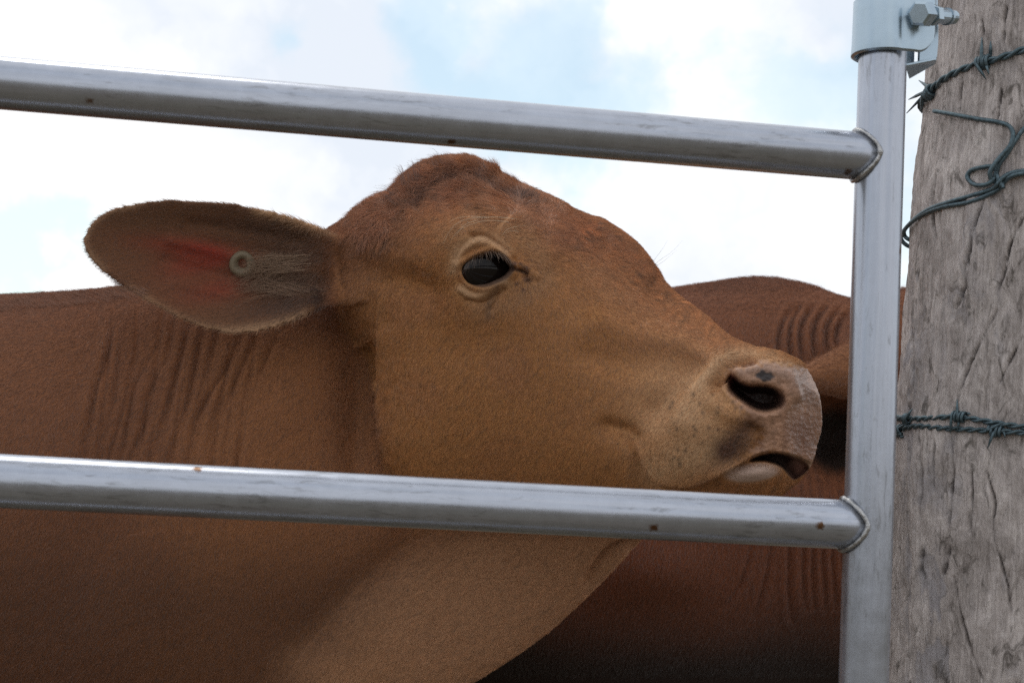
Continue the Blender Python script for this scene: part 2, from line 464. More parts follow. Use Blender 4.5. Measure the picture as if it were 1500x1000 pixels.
HEAD_MARKS = [((0, .018, 0), (664, 226)), ((.19, -.06, .106), (716, 394)), ((.155, -.02, -.112), (952, 372)), ((.435, -.095, .060), (1105, 575)),
              ((.472, -.115, 0), (1196, 588)), ((.472, -.158, 0), (1182, 668)), ((.400, -.047, 0), (1098, 512)), ((.335, -.13, .062), (935, 650)),
              ((.05, -.21, .08), (578, 660)), ((.25, -.19, .04), (820, 735)), ((-.03, -.09, .08), (498, 402)), ((.42, -.172, 0), (1110, 738)),
              ((.285, -.02, 0), (1010, 438)), ((.10, .004, 0), (790, 278)), ((.145, 0, .085), (745, 318)), ((.05, .008, .06), (640, 268)),
              ((-.03, -.008, 0), (610, 245)), ((-.03, -.2, .05), (538, 595))]
def warp_head(q, c):
    src = np.array([m[0] for m in HEAD_MARKS], float)
    sc = headC(src)
    x, y = PIX(sc)
    t = np.array([m[1] for m in HEAD_MARKS], float)
    disp = np.c_[(t[:, 0] - x) / FPX * sc[:, 2], -(t[:, 1] - y) / FPX * sc[:, 2]]
    d = rbf_warp(src, disp, q.reshape(-1, 3), smooth=.004).reshape(q.shape[:-1] + (2,))
    c = c.copy(); c[..., :2] += d
    return c

EAR_TOP = [(530, 352), (500, 338), (470, 330), (430, 318), (390, 307), (340, 298), (290, 293), (240, 292), (190, 298), (152, 312), (130, 332), (122, 352)]
EAR_BOT = [(535, 440), (510, 448), (480, 452), (448, 462), (412, 476), (372, 486), (330, 488), (285, 476), (235, 452), (185, 422), (150, 398), (128, 372)]
def ear_parts():
    n = len(EAR_TOP); rings = []
    for i in range(n):
        t = i / (n - 1)
        a, b = np.array(EAR_TOP[i], float), np.array(EAR_BOT[i], float)
        dep = 1.60 - .05 * sstep(t, 0, .3) - .02 * t
        half = np.linalg.norm(P(*a, dep) - P(*b, dep)) / 2
        cup = half * np.interp(t, [0, .12, .3, .6, .9, 1], [.15, .75, .62, .45, .25, .05])
        th = np.interp(t, [0, .1, .25, .8, 1], [.034, .022, .010, .0065, .0055])
        ring = []
        for k in range(14):
            an = 2 * math.pi * k / 14
            v = math.cos(an)                                    # +1 top edge, -1 bottom edge
            q = P(*((a + b) / 2 + (a - b) / 2 * v), dep)
            back = cup * (1 - abs(v) ** 2.2)
            q[2] += back - th * math.copysign(abs(math.sin(an)) ** .7, math.sin(an)) * .9
            ring.append(q)
        rings.append(ring)
    return loft(rings, 5, 3)

BODY = [  # top px, bottom px, depth of the middle, half depth, pear
    ((690, 300), (985, 735), 1.660, .050, .2),
    ((600, 262), (935, 795), 1.690, .078, .3),
    ((520, 318), (868, 865), 1.725, .105, .35),
    ((440, 365), (790, 935), 1.745, .128, .50),
    ((330, 398), (690, 1000), 1.760, .160, .55),
    ((180, 421), (560, 1065), 1.775, .200, .50),
    ((60, 432), (420, 1130), 1.790, .240, .42),
    ((-120, 438), (180, 1190), 1.815, .290, .30),
    ((-420, 450), (-260, 1240), 1.86, .330, .0),
    ((-800, 470), (-700, 1270), 1.92, .350, .0),
    ((-1200, 470), (-1130, 1240), 1.98, .340, .0),
    ((-1500, 480), (-1480, 1130), 2.03, .280, .0),
    ((-1640, 540), (-1630, 960), 2.05, .180, .0),
]
def ringsW(q): return np.array([[toW(p) for p in r] for r in q])

def cow_parts():
    q = head_rings()
    head = warp_head(q, headC(q))
    parts = [loft(head, 6, 4), ear_parts()]
    # far ear, hanging behind the head
    e = []
    for t, w, th in [(0, .03, .03), (.15, .035, .02), (.4, .06, .010), (.7, .055, .008), (.92, .03, .006), (1, .008, .004)]:
        c = headC(np.array([-.02, -.09, -.07])) + t * .24 * np.array([.55, -.35, .8])
        e.append([c + np.array([.1, 1, .2]) * w * math.cos(a) + np.array([-.8, .1, .6]) * th * math.sin(a) for a in np.arange(10) / 10 * 2 * math.pi])
    parts.append(loft(e, 4, 3))
    parts.append(loft([body_ring(*b) for b in BODY], 6, 5))
    parts = [(toW(v), f) for v, f in parts]
    for (px, dep, front) in [(150, 1.66, 1), (150, 1.93, 1), (-1250, 1.80, 0), (-1250, 2.15, 0)]:
        c = toW(P(px, 1040 if front else 1060, dep))
        parts.append(loft(leg_rings((c[0], c[1], c[2]), (c[0] + (.03 if front else .0), c[1], .0), .115, front), 4, 3))
    return parts

import time
T0 = time.time()
me = voxel_fuse(cow_parts(), .0030, 3)
print("fuse", time.time() - T0, len(me.vertices))

def get_edges(me):
    e = np.empty(len(me.edges) * 2, np.int64); me.edges.foreach_get('vertices', e); return e.reshape(-1, 2)
def relax(v, e, mask, it=3, f=.5):
    on = mask > 1e-3
    ee = e[on[e[:, 0]] | on[e[:, 1]]]
    ids, inv = np.unique(ee, return_inverse=True); ee = inv.reshape(-1, 2)
    x = v[ids].copy(); mk = (f * mask[ids])[:, None]; n = len(ids)
    deg = np.maximum(np.bincount(ee.ravel(), minlength=n), 1)[:, None].astype(float)
    for _ in range(it):
        s = np.stack([np.bincount(ee[:, 0], x[ee[:, 1], k], n) + np.bincount(ee[:, 1], x[ee[:, 0], k], n) for k in range(3)], 1)
        x += (s / deg - x) * mk
    v = v.copy(); v[ids] = x
    return v

# silhouette of the fused head -> silhouette wanted; landmarks inside stay
OUTLINE = [((502, 500), (516, 494)), ((514, 540), (538, 536)), ((530, 590), (549, 588)), ((552, 650), (553, 650)), ((1232, 580), (1201, 604)), ((1216, 532), (1187, 556)), ((1150, 509), (1142, 522)), ((1092, 496), (1086, 506)), ((1050, 455), (1036, 461)), ((1010, 408), (990, 424)),
           ((984, 384), (969, 408)), ((972, 360), (962, 387)), ((935, 331), (929, 351)), ((860, 300), (850, 309)), ((800, 273), (792, 282)), ((740, 249), (733, 259)), ((690, 228), (690, 231)),
           ((600, 229), (616, 239)), ((560, 255), (570, 276)), ((530, 300), (520, 306)), ((500, 335), (484, 336)), ((1222, 640), (1197, 652)), ((1192, 690), (1186, 690))]
STAY = [(715, 394), (1105, 578), (935, 650), (1010, 712), (1110, 664), (700, 560), (600, 480), (600, 660), (1080, 735), (830, 735), (900, 500), (300, 380), (420, 330), (420, 460), (800, 360), (640, 330), (150, 350), (300, 650), (600, 900)]

class Clay:
    """A mesh with camera-axis coordinates, to be modelled with strokes."""
    def __init__(s, me): s.me = me; s.load()
    def load(s):
        s.v = toC(get_v(s.me)); s.n = get_n(s.me) @ MW.T
        s.px, s.py = PIX(s.v)
        s.d = s.v[:, 2]
        s.view = s.v / np.linalg.norm(s.v, axis=1)[:, None]
        s.face = -(s.n * s.view).sum(1)
    def store(s):
        set_v(s.me, toW(s.v)); s.load()
    def box(s, x0, y0, x1, y1, fmin=-.35, dmax=9):
        return (s.px > x0) & (s.px < x1) & (s.py > y0) & (s.py < y1) & (s.face > fmin) & (s.d < dmax)
    def sub(s, m):
        refine(s.me, m); s.load()
    def relax(s, m, it=4):
        s.v = relax(s.v, get_edges(s.me), m.astype(float), it); s.store()
    def push(s, amt, along='n'):
        a = amt * sstep(s.face, -.25, .15)
        s.v = s.v + (s.n if along == 'n' else -s.view) * a[:, None]
        s.px, s.py = PIX(s.v)

EYE_OPEN = np.array([716, 395]) + np.array([.95, .91]) * (-np.array([716, 395]) + smooth_loop([(680, 394), (689, 383), (705, 374), (722, 370), (735, 374), (745, 383), (751, 393), (742, 405), (726, 413), (710, 418), (695, 416), (686, 408)]))
NOSTRIL = smooth_loop([(1066, 558), (1075, 549), (1086, 558), (1099, 563), (1112, 563), (1128, 565), (1140, 571), (1148, 582), (1146, 592), (1135, 600), (1120, 603), (1106, 600), (1092, 592), (1077, 581), (1068, 571)])
MOUTH = smooth_loop([(1098, 675), (1115, 666), (1137, 663), (1160, 668), (1179, 677), (1185, 686), (1176, 695), (1163, 702), (1153, 693), (1141, 682), (1120, 675)], 3)
LIP_EDGE = smooth_line([(926, 628), (929, 645), (938, 668), (948, 692), (968, 708), (1005, 713), (1040, 702), (1075, 684), (1108, 665), (1135, 662), (1165, 668), (1188, 678)])
LIP_PATCH = smooth_loop([(926, 628), (929, 645), (938, 668), (948, 692), (968, 708), (1005, 713), (1040, 702), (1075, 684), (1108, 665), (1135, 661), (1165, 666), (1196, 676), (1230, 640), (1230, 560), (1100, 500), (1000, 560)], 4)
FOLDS = [[(214, 430), (202, 462), (196, 540), (190, 600), (180, 660)], [(246, 440), (236, 470), (228, 540), (218, 604), (192, 668), (180, 700)],
         [(262, 440), (254, 470), (246, 520)], [(284, 455), (276, 484), (262, 532), (248, 588), (226, 660), (214, 720)],
         [(302, 460), (294, 492), (282, 556), (270, 604), (250, 668), (240, 720)], [(322, 465), (316, 496), (302, 540), (290, 588), (268, 660)],
         [(362, 470), (352, 496), (336, 532), (312, 572), (290, 610), (276, 668), (268, 720)], [(384, 480), (372, 506), (348, 556), (328, 604), (316, 660), (308, 720)],
         [(405, 500), (385, 545), (368, 590)], [(170, 450), (160, 500), (150, 560)]]

def sculpt_cow(me):
    c = Clay(me)
    HEADBOX = (470, 200, 1230, 800)
    c.sub(c.box(*HEADBOX, fmin=-.5, dmax=1.9)); c.relax(c.box(*HEADBOX, fmin=-.5, dmax=1.9), 4)
    src = np.array([q[0] for q in OUTLINE] + STAY, float)
    dst = np.array([q[1] for q in OUTLINE] + STAY, float)
    m = np.flatnonzero((c.px > 380) & (c.px < 1300) & (c.py > 150) & (c.py < 850) & (c.d < 2.2))
    q = np.c_[c.px[m], c.py[m]]
    dd = rbf_warp(src, dst - src, q, smooth=3.0) * (sstep(q[:, 0], 440, 500) * sstep(q[:, 1], 820, 720))[:, None]
    c.v[m, 0] += dd[:, 0] / FPX * c.d[m]; c.v[m, 1] -= dd[:, 1] / FPX * c.d[m]
    c.store()
    # blend the head into the neck and ear root
    px, py = c.px, c.py
    w = gauss(px, py, 500, 395, 50, 75) * sstep(c.face, -.3, .0)
    c.v = relax(c.v, get_edges(me), np.clip(w * 1.6, 0, 1), 30); c.store()
    # throat under the jaw melts into the neck
    d, t, _ = dist_poly(c.px, c.py, [(620, 735), (760, 740), (900, 770)])
    c.v = relax(c.v, get_edges(me), np.exp(-(d / 45) ** 2) * (c.d < 1.75), 40); c.store()
    px, py = c.px, c.py
    near = (c.d < 1.80).astype(float)
    a = np.zeros(len(c.v))
    G = lambda *q: gauss(px, py, *q)
    S = lambda line, wd: np.exp(-(dist_poly(px, py, smooth_line(line))[0] / wd) ** 2)
    # --- big forms of the face
    a += .010 * G(640, 575, 95, 120)                              # masseter
    a -= .004 * G(700, 500, 80, 40)
    a += .008 * S([(640, 392), (655, 350), (690, 328), (735, 322), (775, 340), (800, 372)], 22)      # bony rim of the orbit
    a -= .004 * S([(612, 300), (634, 274), (668, 260), (706, 262), (740, 280), (775, 292)], 7)
    a += .004 * S([(600, 280), (640, 254), (680, 245), (725, 256)], 9)
    a -= .003 * S([(640, 300), (700, 278), (760, 292)], 18)
    a += .002 * S([(600, 262), (660, 244), (740, 272), (830, 318)], 18)
    a -= .007 * S([(800, 352), (830, 396), (850, 440)], 24)       # hollow between brow and bridge
    a -= .0055 * S([(838, 312), (868, 345), (905, 385), (950, 425), (990, 450)], 10)       # forehead dip before the far brow
    a += .0045 * S([(880, 330), (925, 370), (940, 400)], 16)
    a += .005 * S([(880, 470), (930, 490), (1000, 500)], 16)      # facial crest
    a -= .005 * S([(860, 520), (930, 535), (1000, 530)], 22)
    a -= .006 * S([(540, 395), (575, 405), (620, 415)], 22)       # temple hollow behind the eye
    a += .006 * S([(500, 420), (520, 450), (535, 500)], 16)
    a -= .004 * S([(560, 420), (565, 470)], 16)
    a += .005 * G(620, 380, 30, 25)
    # --- muzzle
    a += .0065 * S([(1002, 612), (1022, 570), (1048, 540), (1085, 521), (1125, 523), (1160, 540)], 22)   # raised wing above the nostril
    a -= .010 * S([(962, 600), (990, 560), (1018, 530)], 20)
    a -= .012 * S([(1050, 565), (1062, 548), (1078, 537), (1100, 532)], 9)
    a += .008 * S([(1085, 546), (1115, 546), (1145, 557), (1160, 578)], 11)
    a += .006 * S([(1050, 590), (1075, 605), (1105, 615)], 14)
    a -= .006 * S([(1100, 625), (1114, 640), (1110, 655)], 8)     # edge between lip and nose pad
    a += .007 * G(990, 655, 50, 40) + .006 * G(1040, 620, 40, 30)
    a -= .008 * S([(890, 625), (915, 632), (926, 640)], 13)
    er = (c.d < 1.62) & (px < 500)
    a += er * (.0035 * S([(470, 400), (400, 385), (330, 372), (250, 352)], 9) - .003 * S([(470, 420), (400, 412), (320, 402), (240, 380)], 9) + .003 * S([(465, 432), (400, 440), (330, 432), (260, 415)], 9) - .003 * S([(440, 350), (360, 338), (280, 328)], 9))
    c.push(a * near)
    c.store()
    # --- finer mesh where lids, nostril and lips are
    m = c.box(635, 305, 805, 455, -.3, 1.8) | c.box(900, 490, 1225, 750, -.4, 1.8) | c.box(150, 420, 430, 760, -.2, 1.9)
    c.sub(m); c.relax(c.box(635, 305, 805, 455, -.3, 1.8) | c.box(900, 490, 1225, 750, -.4, 1.8), 3)
    m = c.box(650, 340, 790, 445, -.3, 1.8); c.sub(m); c.relax(m if False else c.box(650, 340, 790, 445, -.3, 1.8), 3)
    # --- nostril and mouth
    px, py = c.px, c.py; near = (c.d < 1.6)
    s = sdf_poly(px, py, NOSTRIL)
    rim = .0025 * np.exp(-((s - 6) / 7) ** 2)
    c.push(rim * near)
    c.push(-.045 * sstep(s, 3, -13) * near, 'v')
    px, py = c.px, c.py
    d, t, side = dist_poly(px, py, LIP_EDGE)
    s = sdf_poly(px, py, LIP_PATCH)
    flap = np.interp(t, [0, .12, .3, .6, 1], [.0, .010, .016, .014, .012])
    below = (s > 0)
    a = np.where(below, -flap * .9 * np.exp(-np.clip(d - 2, 0, None) / 45), flap * .35 * np.exp(-(d / 22)))
    a *= sstep(s, 1.5, -1.5) * np.where(below, 0, 1) + np.where(below, sstep(s, 0, 4), 0)
    c.push(a * near * sstep(px, 915, 935), 'v')
    s = sdf_poly(c.px, c.py, MOUTH)
    c.push(-(.045 - .028 * sstep(c.px, 1145, 1172)) * sstep(s, 1.5, -5) * near, 'v')
    c.push(.014 * gauss(c.px, c.py, 1098, 695, 46, 15, -4) * near, 'v')
    padw = np.flatnonzero((c.px > 1060) & (c.px < 1215) & (c.py > 528) & (c.py < 672) & near & (c.face > -.2))
    pb = np.zeros(len(c.v)); pb[padw] = [.0007 * mnoise.fractal(Vector((x * .17, y * .17, 4)), .9, 2.2, 3) for x, y in zip(c.px[padw], c.py[padw])]
    c.push(pb)
    # --- eye lids
    px, py = c.px, c.py
    s = sdf_poly(px, py, EYE_OPEN)
    S = lambda line, wd: np.exp(-(dist_poly(px, py, smooth_line(line))[0] / wd) ** 2)
    a = .0045 * np.exp(-((s - 6) / 5) ** 2)
    a += .0045 * S([(672, 386), (682, 368), (700, 356), (718, 358), (734, 366), (744, 376)], 6)    # roll of the upper lid
    a -= .0050 * S([(690, 344), (708, 343), (721, 350), (733, 359), (744, 370), (756, 384)], 3.5)  # crease above it
    a -= .0020 * S([(668, 380), (676, 362), (690, 348)], 4)
    a += .0035 * S([(676, 424), (697, 434), (720, 426), (740, 415)], 6)
    a -= .0030 * S([(684, 440), (704, 444), (722, 434), (738, 424)], 3.5)
    a -= .0025 * S([(728, 432), (720, 452)], 4)
    a -= .0055 * S([(750, 394), (762, 396), (772, 400)], 3)       # tear duct
    a -= .0030 * S([(768, 404), (776, 412)], 3.5)
    a += .0030 * S([(756, 386), (772, 392), (786, 404)], 5)
    c.push(a * near)
    s = sdf_poly(c.px, c.py, EYE_OPEN)
    c.push(-.022 * sstep(s, 1.0, -4.0) * near, 'v')
    c.store()
    # --- neck: folds, bulge behind them, dewlap crease
    px, py = c.px, c.py; near = (c.d < 1.95) & (c.d > 1.45)
    inear = 1 - sstep(-sdf_poly(px, py, EAR_TOP + EAR_BOT[::-1]), -4, 3) * (c.d < 1.60)
    a = np.zeros(len(c.v))
    frng = np.random.default_rng(3)
    fine = [[(x0 + 6 * frng.normal(), y0), (x0 - dx * .35 + 4 * frng.normal(), y0 + L_ * .35), (x0 - dx * .7, y0 + L_ * .7), (x0 - dx, y0 + L_)] for x0, y0, dx, L_ in
            [(150 + 230 * frng.random(), 440 + 90 * frng.random(), 30 + 30 * frng.random(), 170 + 150 * frng.random()) for _ in range(24)]]
    for k, f in enumerate(FOLDS + fine):
        ln = smooth_line(f); d, t, side = dist_poly(px, py, ln, 60)
        amp = np.sin(np.pi * np.clip(t * .9 + .08, 0, 1)) ** .7
        amp = amp * (.85 + .3 * np.sin(t * (5 + k % 4) + k * 1.7))
        g = (.0036 if k in (1, 3, 4, 6) else .0024 if k < len(FOLDS) else .0014 + .0010 * frng.random()) * amp
        wd = 4.0 if k < len(FOLDS) else 3.0
        a -= g * np.exp(-(d / wd) ** 2)
        a += .5 * g * np.exp(-((d - 10) / 7.5) ** 2)
    a += .016 * gauss(px, py, 425, 560, 62, 110, 20)
    a -= .030 * gauss(px, py, 522, 590, 30, 120) * (px < 552 ) + .006 * gauss(px, py, 185, 520, 60, 45)
    a += .014 * gauss(px, py, 60, 640, 120, 130) - .012 * gauss(px, py, 150, 740, 50, 160, 12)
    d, t, side = dist_poly(px, py, smooth_line([(660, 770), (600, 800), (540, 850), (480, 915), (430, 975), (400, 1030)]))
    a -= .008 * np.exp(-(d / 28) ** 2) * sstep(t, 0, .3) * sstep(t, 1.0, .45)
    right = np.where((px - 660) + (py - 770) * 1.0 > 0, 1, 0)
    a += .003 * np.exp(-((d - 60) / 60) ** 2) * (side > 0) * sstep(t, -.1, .3)
    d, t, side = dist_poly(px, py, smooth_line([(950, 786), (905, 800), (880, 820), (862, 850)]))
    fc = sstep(c.face, .15, .5)
    a -= .024 * np.exp(-(d / 7) ** 2) * (1 - .7 * t) * fc
    a += .006 * np.exp(-((d - 16) / 10) ** 2) * (1 - t) * fc
    c.push(a * near * inear)
    c.store()
    return c
T0 = time.time()
clay = sculpt_cow(me)
print("sculpt", time.time() - T0, len(me.vertices))

# ------------------------------------------------------------------ coat colours, eye and fur
def lerp(c, col, w):
    w = np.clip(w, 0, 1)[:, None]
    return c * (1 - w) + np.array(col, float) * w

RED, TAN, PALE, DEEP = (.215, .084, .036), (.42, .192, .064), (.50, .33, .20), (.190, .080, .040)
PORES = np.random.default_rng(11).random((26, 2))
def coat_cow(px, py, d, headish):
    """Coat of the cow at the gate: red brown neck and crown, tan cheeks, paler muzzle and eye rims."""
    G = lambda *q: gauss(px, py, *q)
    S = lambda line, wd: np.exp(-(dist_poly(px, py, smooth_line(line))[0] / wd) ** 2)
    n = len(px)
    c = np.tile(np.array(RED), (n, 1))
    nz = np.array([mnoise.noise(Vector((x * .012, y * .012, z * 6))) for x, y, z in zip(px, py, d)])
    c = lerp(c, TAN, sstep(px + py * .55 + nz * 60, 560, 900) * headish * .95)
    c = lerp(c, (.330, .138, .054), (1 - headish) * sstep(px + .25 * py + nz * 50, 330, 560))
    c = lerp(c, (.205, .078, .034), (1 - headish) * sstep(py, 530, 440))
    c = lerp(c, (.105, .038, .0135), (1 - headish) * sstep(py, 720, 900) * .75)  # underside shade of the lower neck, partly put into the coat
    # throat and dewlap are sandy
    line, t, side = dist_poly(px, py, smooth_line([(700, 740), (600, 800), (540, 850), (480, 915), (430, 975), (360, 1100)]), 600)
    c = lerp(c, (.48, .26, .142), sstep(np.where(side > 0, line, -line) + nz * 30, -40, 90) * sstep(py, 715, 775) * (1 - headish * .3) * (px > 300))
    # crown and forehead
    fl = smooth_line([(540, 320), (610, 275), (680, 262), (760, 290), (850, 335), (920, 390), (960, 430), (1040, 480)])
    d1, t1, _ = dist_poly(px, py, fl)
    c = lerp(c, (.34, .145, .075), np.exp(-(d1 / 52) ** 2) * (.97 - .3 * t1) * headish + .25 * headish * sstep(nz, .1, .6))
    c = lerp(c, (.36, .14, .058), S([(840, 330), (900, 370), (950, 400)], 20) * .6)
    c = lerp(c, (.42, .20, .088), headish * .85 * S([(880, 400), (950, 440), (1000, 470), (1050, 495), (1080, 512)], 42))
    c = lerp(c, (.085, .032, .018), headish * .75 * S([(612, 300), (634, 274), (668, 260), (706, 262), (740, 280), (775, 292)], 7))  # shading of the crease under the crown hair, painted into the coat
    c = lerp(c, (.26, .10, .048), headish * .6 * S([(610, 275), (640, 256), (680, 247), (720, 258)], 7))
    # paler rings round the eye
    c = lerp(c, (.47, .30, .175), .8 * S([(664, 395), (672, 366), (700, 350), (726, 354), (742, 368)], 9) + .75 * S([(676, 424), (698, 434), (722, 427), (742, 414)], 9))
    c = lerp(c, (.40, .215, .105), .7 * S([(655, 345), (690, 322), (725, 326), (770, 352), (800, 395), (780, 425), (740, 445), (700, 452)], 18))
    e = sdf_poly(px, py, EYE_OPEN)
    near = headish > .5
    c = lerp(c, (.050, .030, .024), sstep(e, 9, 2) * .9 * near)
    c = lerp(c, (.07, .035, .028), S([(750, 394), (762, 396), (772, 401)], 3.0) * near * .7)
    for q in [(770, 392, 5, 4), (771, 409, 6, 5), (757, 415, 4, 3), (766, 424, 3, 3), (754, 386, 4, 3), (762, 386, 3, 2)]: c = lerp(c, (.075, .035, .030), .85 * G(*q) * near)
    c = lerp(c, (.16, .09, .055), .5 * S([(728, 420), (718, 440), (716, 465)], 5))
    # muzzle
    c = lerp(c, (.60, .385, .225), headish * (.75 * G(1000, 600, 75, 70) + .7 * S([(960, 690), (1000, 680), (1050, 660)], 26) + .6 * S([(1020, 560), (1060, 525), (1110, 518), (1160, 538)], 12)))
    pad = smooth_loop([(1068, 545), (1085, 538), (1105, 534), (1130, 531), (1150, 534), (1166, 537), (1190, 541), (1235, 550), (1235, 700), (1160, 672), (1135, 664), (1110, 666), (1098, 662), (1112, 645), (1114, 625), (1098, 610), (1078, 590), (1066, 570)], 4)
    ps = sdf_poly(px, py, pad)
    hf = np.array([mnoise.noise(Vector((x * .16, y * .16, 0))) if abs(p_) < 25 else 0 for x, y, p_ in zip(px, py, ps)])
    wet = sstep(ps + hf * 9, 9, -9) * near
    c = lerp(c, (.43, .242, .155), wet)
    mot = np.array([mnoise.fractal(Vector((x * .11, y * .11, 2)), 1, 2, 3) if w_ > .05 else 0 for x, y, w_ in zip(px, py, wet)])
    c = c * (1 + .35 * np.clip(mot, -1, 1) * wet)[:, None]
    c = lerp(c, (.25, .125, .085), wet * (.7 * G(1172, 628, 26, 22) + .5 * G(1180, 655, 20, 20)))
    c = lerp(c, (.34, .23, .185), wet * .6 * S([(1090, 540), (1125, 538), (1160, 552), (1188, 585)], 12))
    c = lerp(c, (.045, .045, .05), .95 * sstep(gauss(px, py, 1121, 551, 13, 9, 15) + .35 * mot, .25, .65) * near)
    c = lerp(c, (.120, .055, .032), headish * .85 * S([(1060, 655), (1085, 635), (1100, 618)], 17) + headish * .6 * G(1075, 665, 40, 14, -25))
    for k in range(26):                                            # whisker pores
        x, y = 978 + 110 * PORES[k, 0], 575 + 105 * PORES[k, 1]
        c = lerp(c, (.10, .06, .04), .7 * G(x, y, 2.6, 2.6) * near)
    s = sdf_poly(px, py, NOSTRIL); c = lerp(c, (.035, .018, .015), sstep(s, 2, -5) * near)
    c = lerp(c, (.16, .05, .04), G(1072, 556, 5, 10) * near); c = lerp(c, (.13, .065, .048), G(1144, 586, 7, 12) * near)
    s = sdf_poly(px, py, MOUTH); c = lerp(c, (.035, .020, .017), sstep(s, 3, -3) * near); c = lerp(c, (.16, .075, .055), sstep(s, 3, -3) * near * sstep(px, 1145, 1175))
    lump = near * sstep(gauss(px, py, 1098, 694, 46, 13, -4), .3, .6) * sstep(py - 664, 8, 14); wet = np.maximum(wet, .6 * lump)
    c = lerp(c, (.54, .385, .31), near * sstep(gauss(px, py, 1102, 692, 44, 15, -6), .3, .6) * sstep(py - 662, 8, 14))
    # ear: bare skin inside
    ear = sstep(-sdf_poly(px, py, np.array(EAR_TOP + EAR_BOT[::-1], float)), -6, 4) * (d < 1.615) * (px < 505) * sstep(px, 508, 455)
    c = lerp(c, (.150, .066, .030), ear)
    c = lerp(c, (.46, .28, .16), ear * (1.0 * S([(500, 345), (440, 322), (380, 308)], 9) + .75 * S([(190, 428), (270, 474), (330, 488), (400, 478), (450, 462)], 9) + .5 * S([(200, 296), (150, 312), (122, 352), (150, 398)], 7)))
    c = lerp(c, (.30, .026, .013), ear * (.75 + .5 * nz) * np.clip(.75 * gauss(px, py, 265, 362, 65, 14, 8) + .9 * gauss(px, py, 292, 384, 45, 17, -8) + .8 * gauss(px, py, 320, 424, 42, 17, -12) + .25 * gauss(px, py, 290, 400, 90, 45), 0, .95))  # red glow of light shining through the ear, painted into the skin
    c = lerp(c, (.06, .03, .02), ear * (G(468, 436, 12, 14) + .5 * G(400, 450, 70, 18, -12)))
    return c, wet

def hide_attributes(me, col, wet):
    a = me.attributes.new('coat', 'FLOAT_COLOR', 'POINT')
    a.data.foreach_set('color', np.c_[col, np.ones(len(col))].astype(np.float32).ravel())
    a = me.attributes.new('wet', 'FLOAT', 'POINT')
    a.data.foreach_set('value', np.asarray(wet, np.float32))
    me.polygons.foreach_set('use_smooth', [True] * len(me.polygons))

def mat_fur():
    m, nt, b = new_mat("fur_strands")
    a = N(nt, 'ShaderNodeAttribute', attribute_name='tint')
    nt.nodes.remove(b)
    out = [n for n in nt.nodes if n.type == 'OUTPUT_MATERIAL'][0]
    d = N(nt, 'ShaderNodeBsdfDiffuse'); nt.links.new(a.outputs['Color'], d.inputs['Color'])
    g = N(nt, 'ShaderNodeBsdfHair', component='Reflection'); g.inputs['RoughnessU'].default_value = .25; g.inputs['RoughnessV'].default_value = .6
    h = N(nt, 'ShaderNodeMixShader'); h.inputs[0].default_value = .09
    nt.links.new(d.outputs[0], h.inputs[1]); nt.links.new(g.outputs[0], h.inputs[2])
    nt.links.new(h.outputs[0], out.inputs['Surface'])
    return m
M['fur'] = mat_fur()

def fur_curves(name, pts, rad, tint, parent):
    """pts (n,k,3) world points, rad (n,k), tint (n,3)."""
    n, k = pts.shape[:2]
    cu = bpy.data.hair_curves.new(name)
    cu.add_curves([k] * n)
    cu.attributes['position'].data.foreach_set('vector', pts.astype(np.float32).ravel())
    a = cu.attributes.get('radius') or cu.attributes.new('radius', 'FLOAT', 'POINT')
    a.data.foreach_set('value', rad.astype(np.float32).ravel())
    a = cu.attributes.new('tint', 'FLOAT_COLOR', 'CURVE')
    a.data.foreach_set('color', np.c_[tint, np.ones(n)].astype(np.float32).ravel())
    cu.materials.append(M['fur'])
    o = bpy.data.objects.new(name, cu); COL.objects.link(o)
    o.parent = parent; o.matrix_parent_inverse = parent.matrix_world.inverted()
    o['kind'] = 'stuff'
    return o

# direction the hair lies, as (pixel x, pixel y, right, down)
FLOW = [(660, 250, -.8, .5), (600, 290, -.9, .7), (560, 340, -.7, .9), (640, 320, -.9, .3), (720, 290, -1, -.1), (790, 310, .2, -.6), (850, 350, .7, .2), (900, 350, .8, .2), (930, 400, .9, .7), (880, 420, .7, .9),
        (1000, 460, 1, .8), (1070, 510, .9, .6), (960, 520, .4, .9), (880, 560, -.2, 1), (760, 520, -.3, 1), (640, 520, -.6, .8), (580, 620, -.5, .9), (700, 660, -.6, .7), (850, 660, -.4, .8),
        (960, 600, -.6, .8), (1000, 670, -.5, .9), (1050, 600, -.6, .7), (700, 440, -.3, 1), (640, 400, -.8, .5), (800, 440, .2, 1), (690, 330, -.9, -.2), (760, 350, .8, .3),
        (540, 430, -.5, .9), (500, 400, -.8, .5), (520, 500, -.3, 1), (450, 560, -.35, 1), (300, 560, -.3, 1), (150, 480, -.5, .8), (60, 440, -1, .35), (200, 430, -.9, .5), (50, 650, -.5, .9), (250, 800, -.3, 1), (400, 850, -.2, 1),
        (500, 960, -.5, .9), (620, 900, -.8, .5), (750, 840, -.9, .35), (850, 830, -.9, .5), (350, 950, -.4, 1), (100, 900, -.5, 1), (480, 330, -.8, .4),
        (400, 330, -1, .0), (300, 330, -1, .0), (200, 340, -1, .1), (430, 400, -.8, .55), (390, 430, -.6, .8), (300, 440, -.8, .5), (200, 400, -.9, .3), (300, 300, -.9, -.3), (300, 482, -.8, .6)]
def flow_at(px, py):
    F = np.array(FLOW)
    gx = np.zeros(len(px)); gy = np.zeros(len(px)); wt = np.zeros(len(px))
    for x, y, a, b in F:
        w = 1 / (((px - x) ** 2 + (py - y) ** 2) / 40 ** 2 + .05) ** 1.5
        l = math.hypot(a, b)
        gx += w * a / l; gy += w * b / l; wt += w
    l = np.hypot(gx, gy) + 1e-9
    return gx / l, gy / l

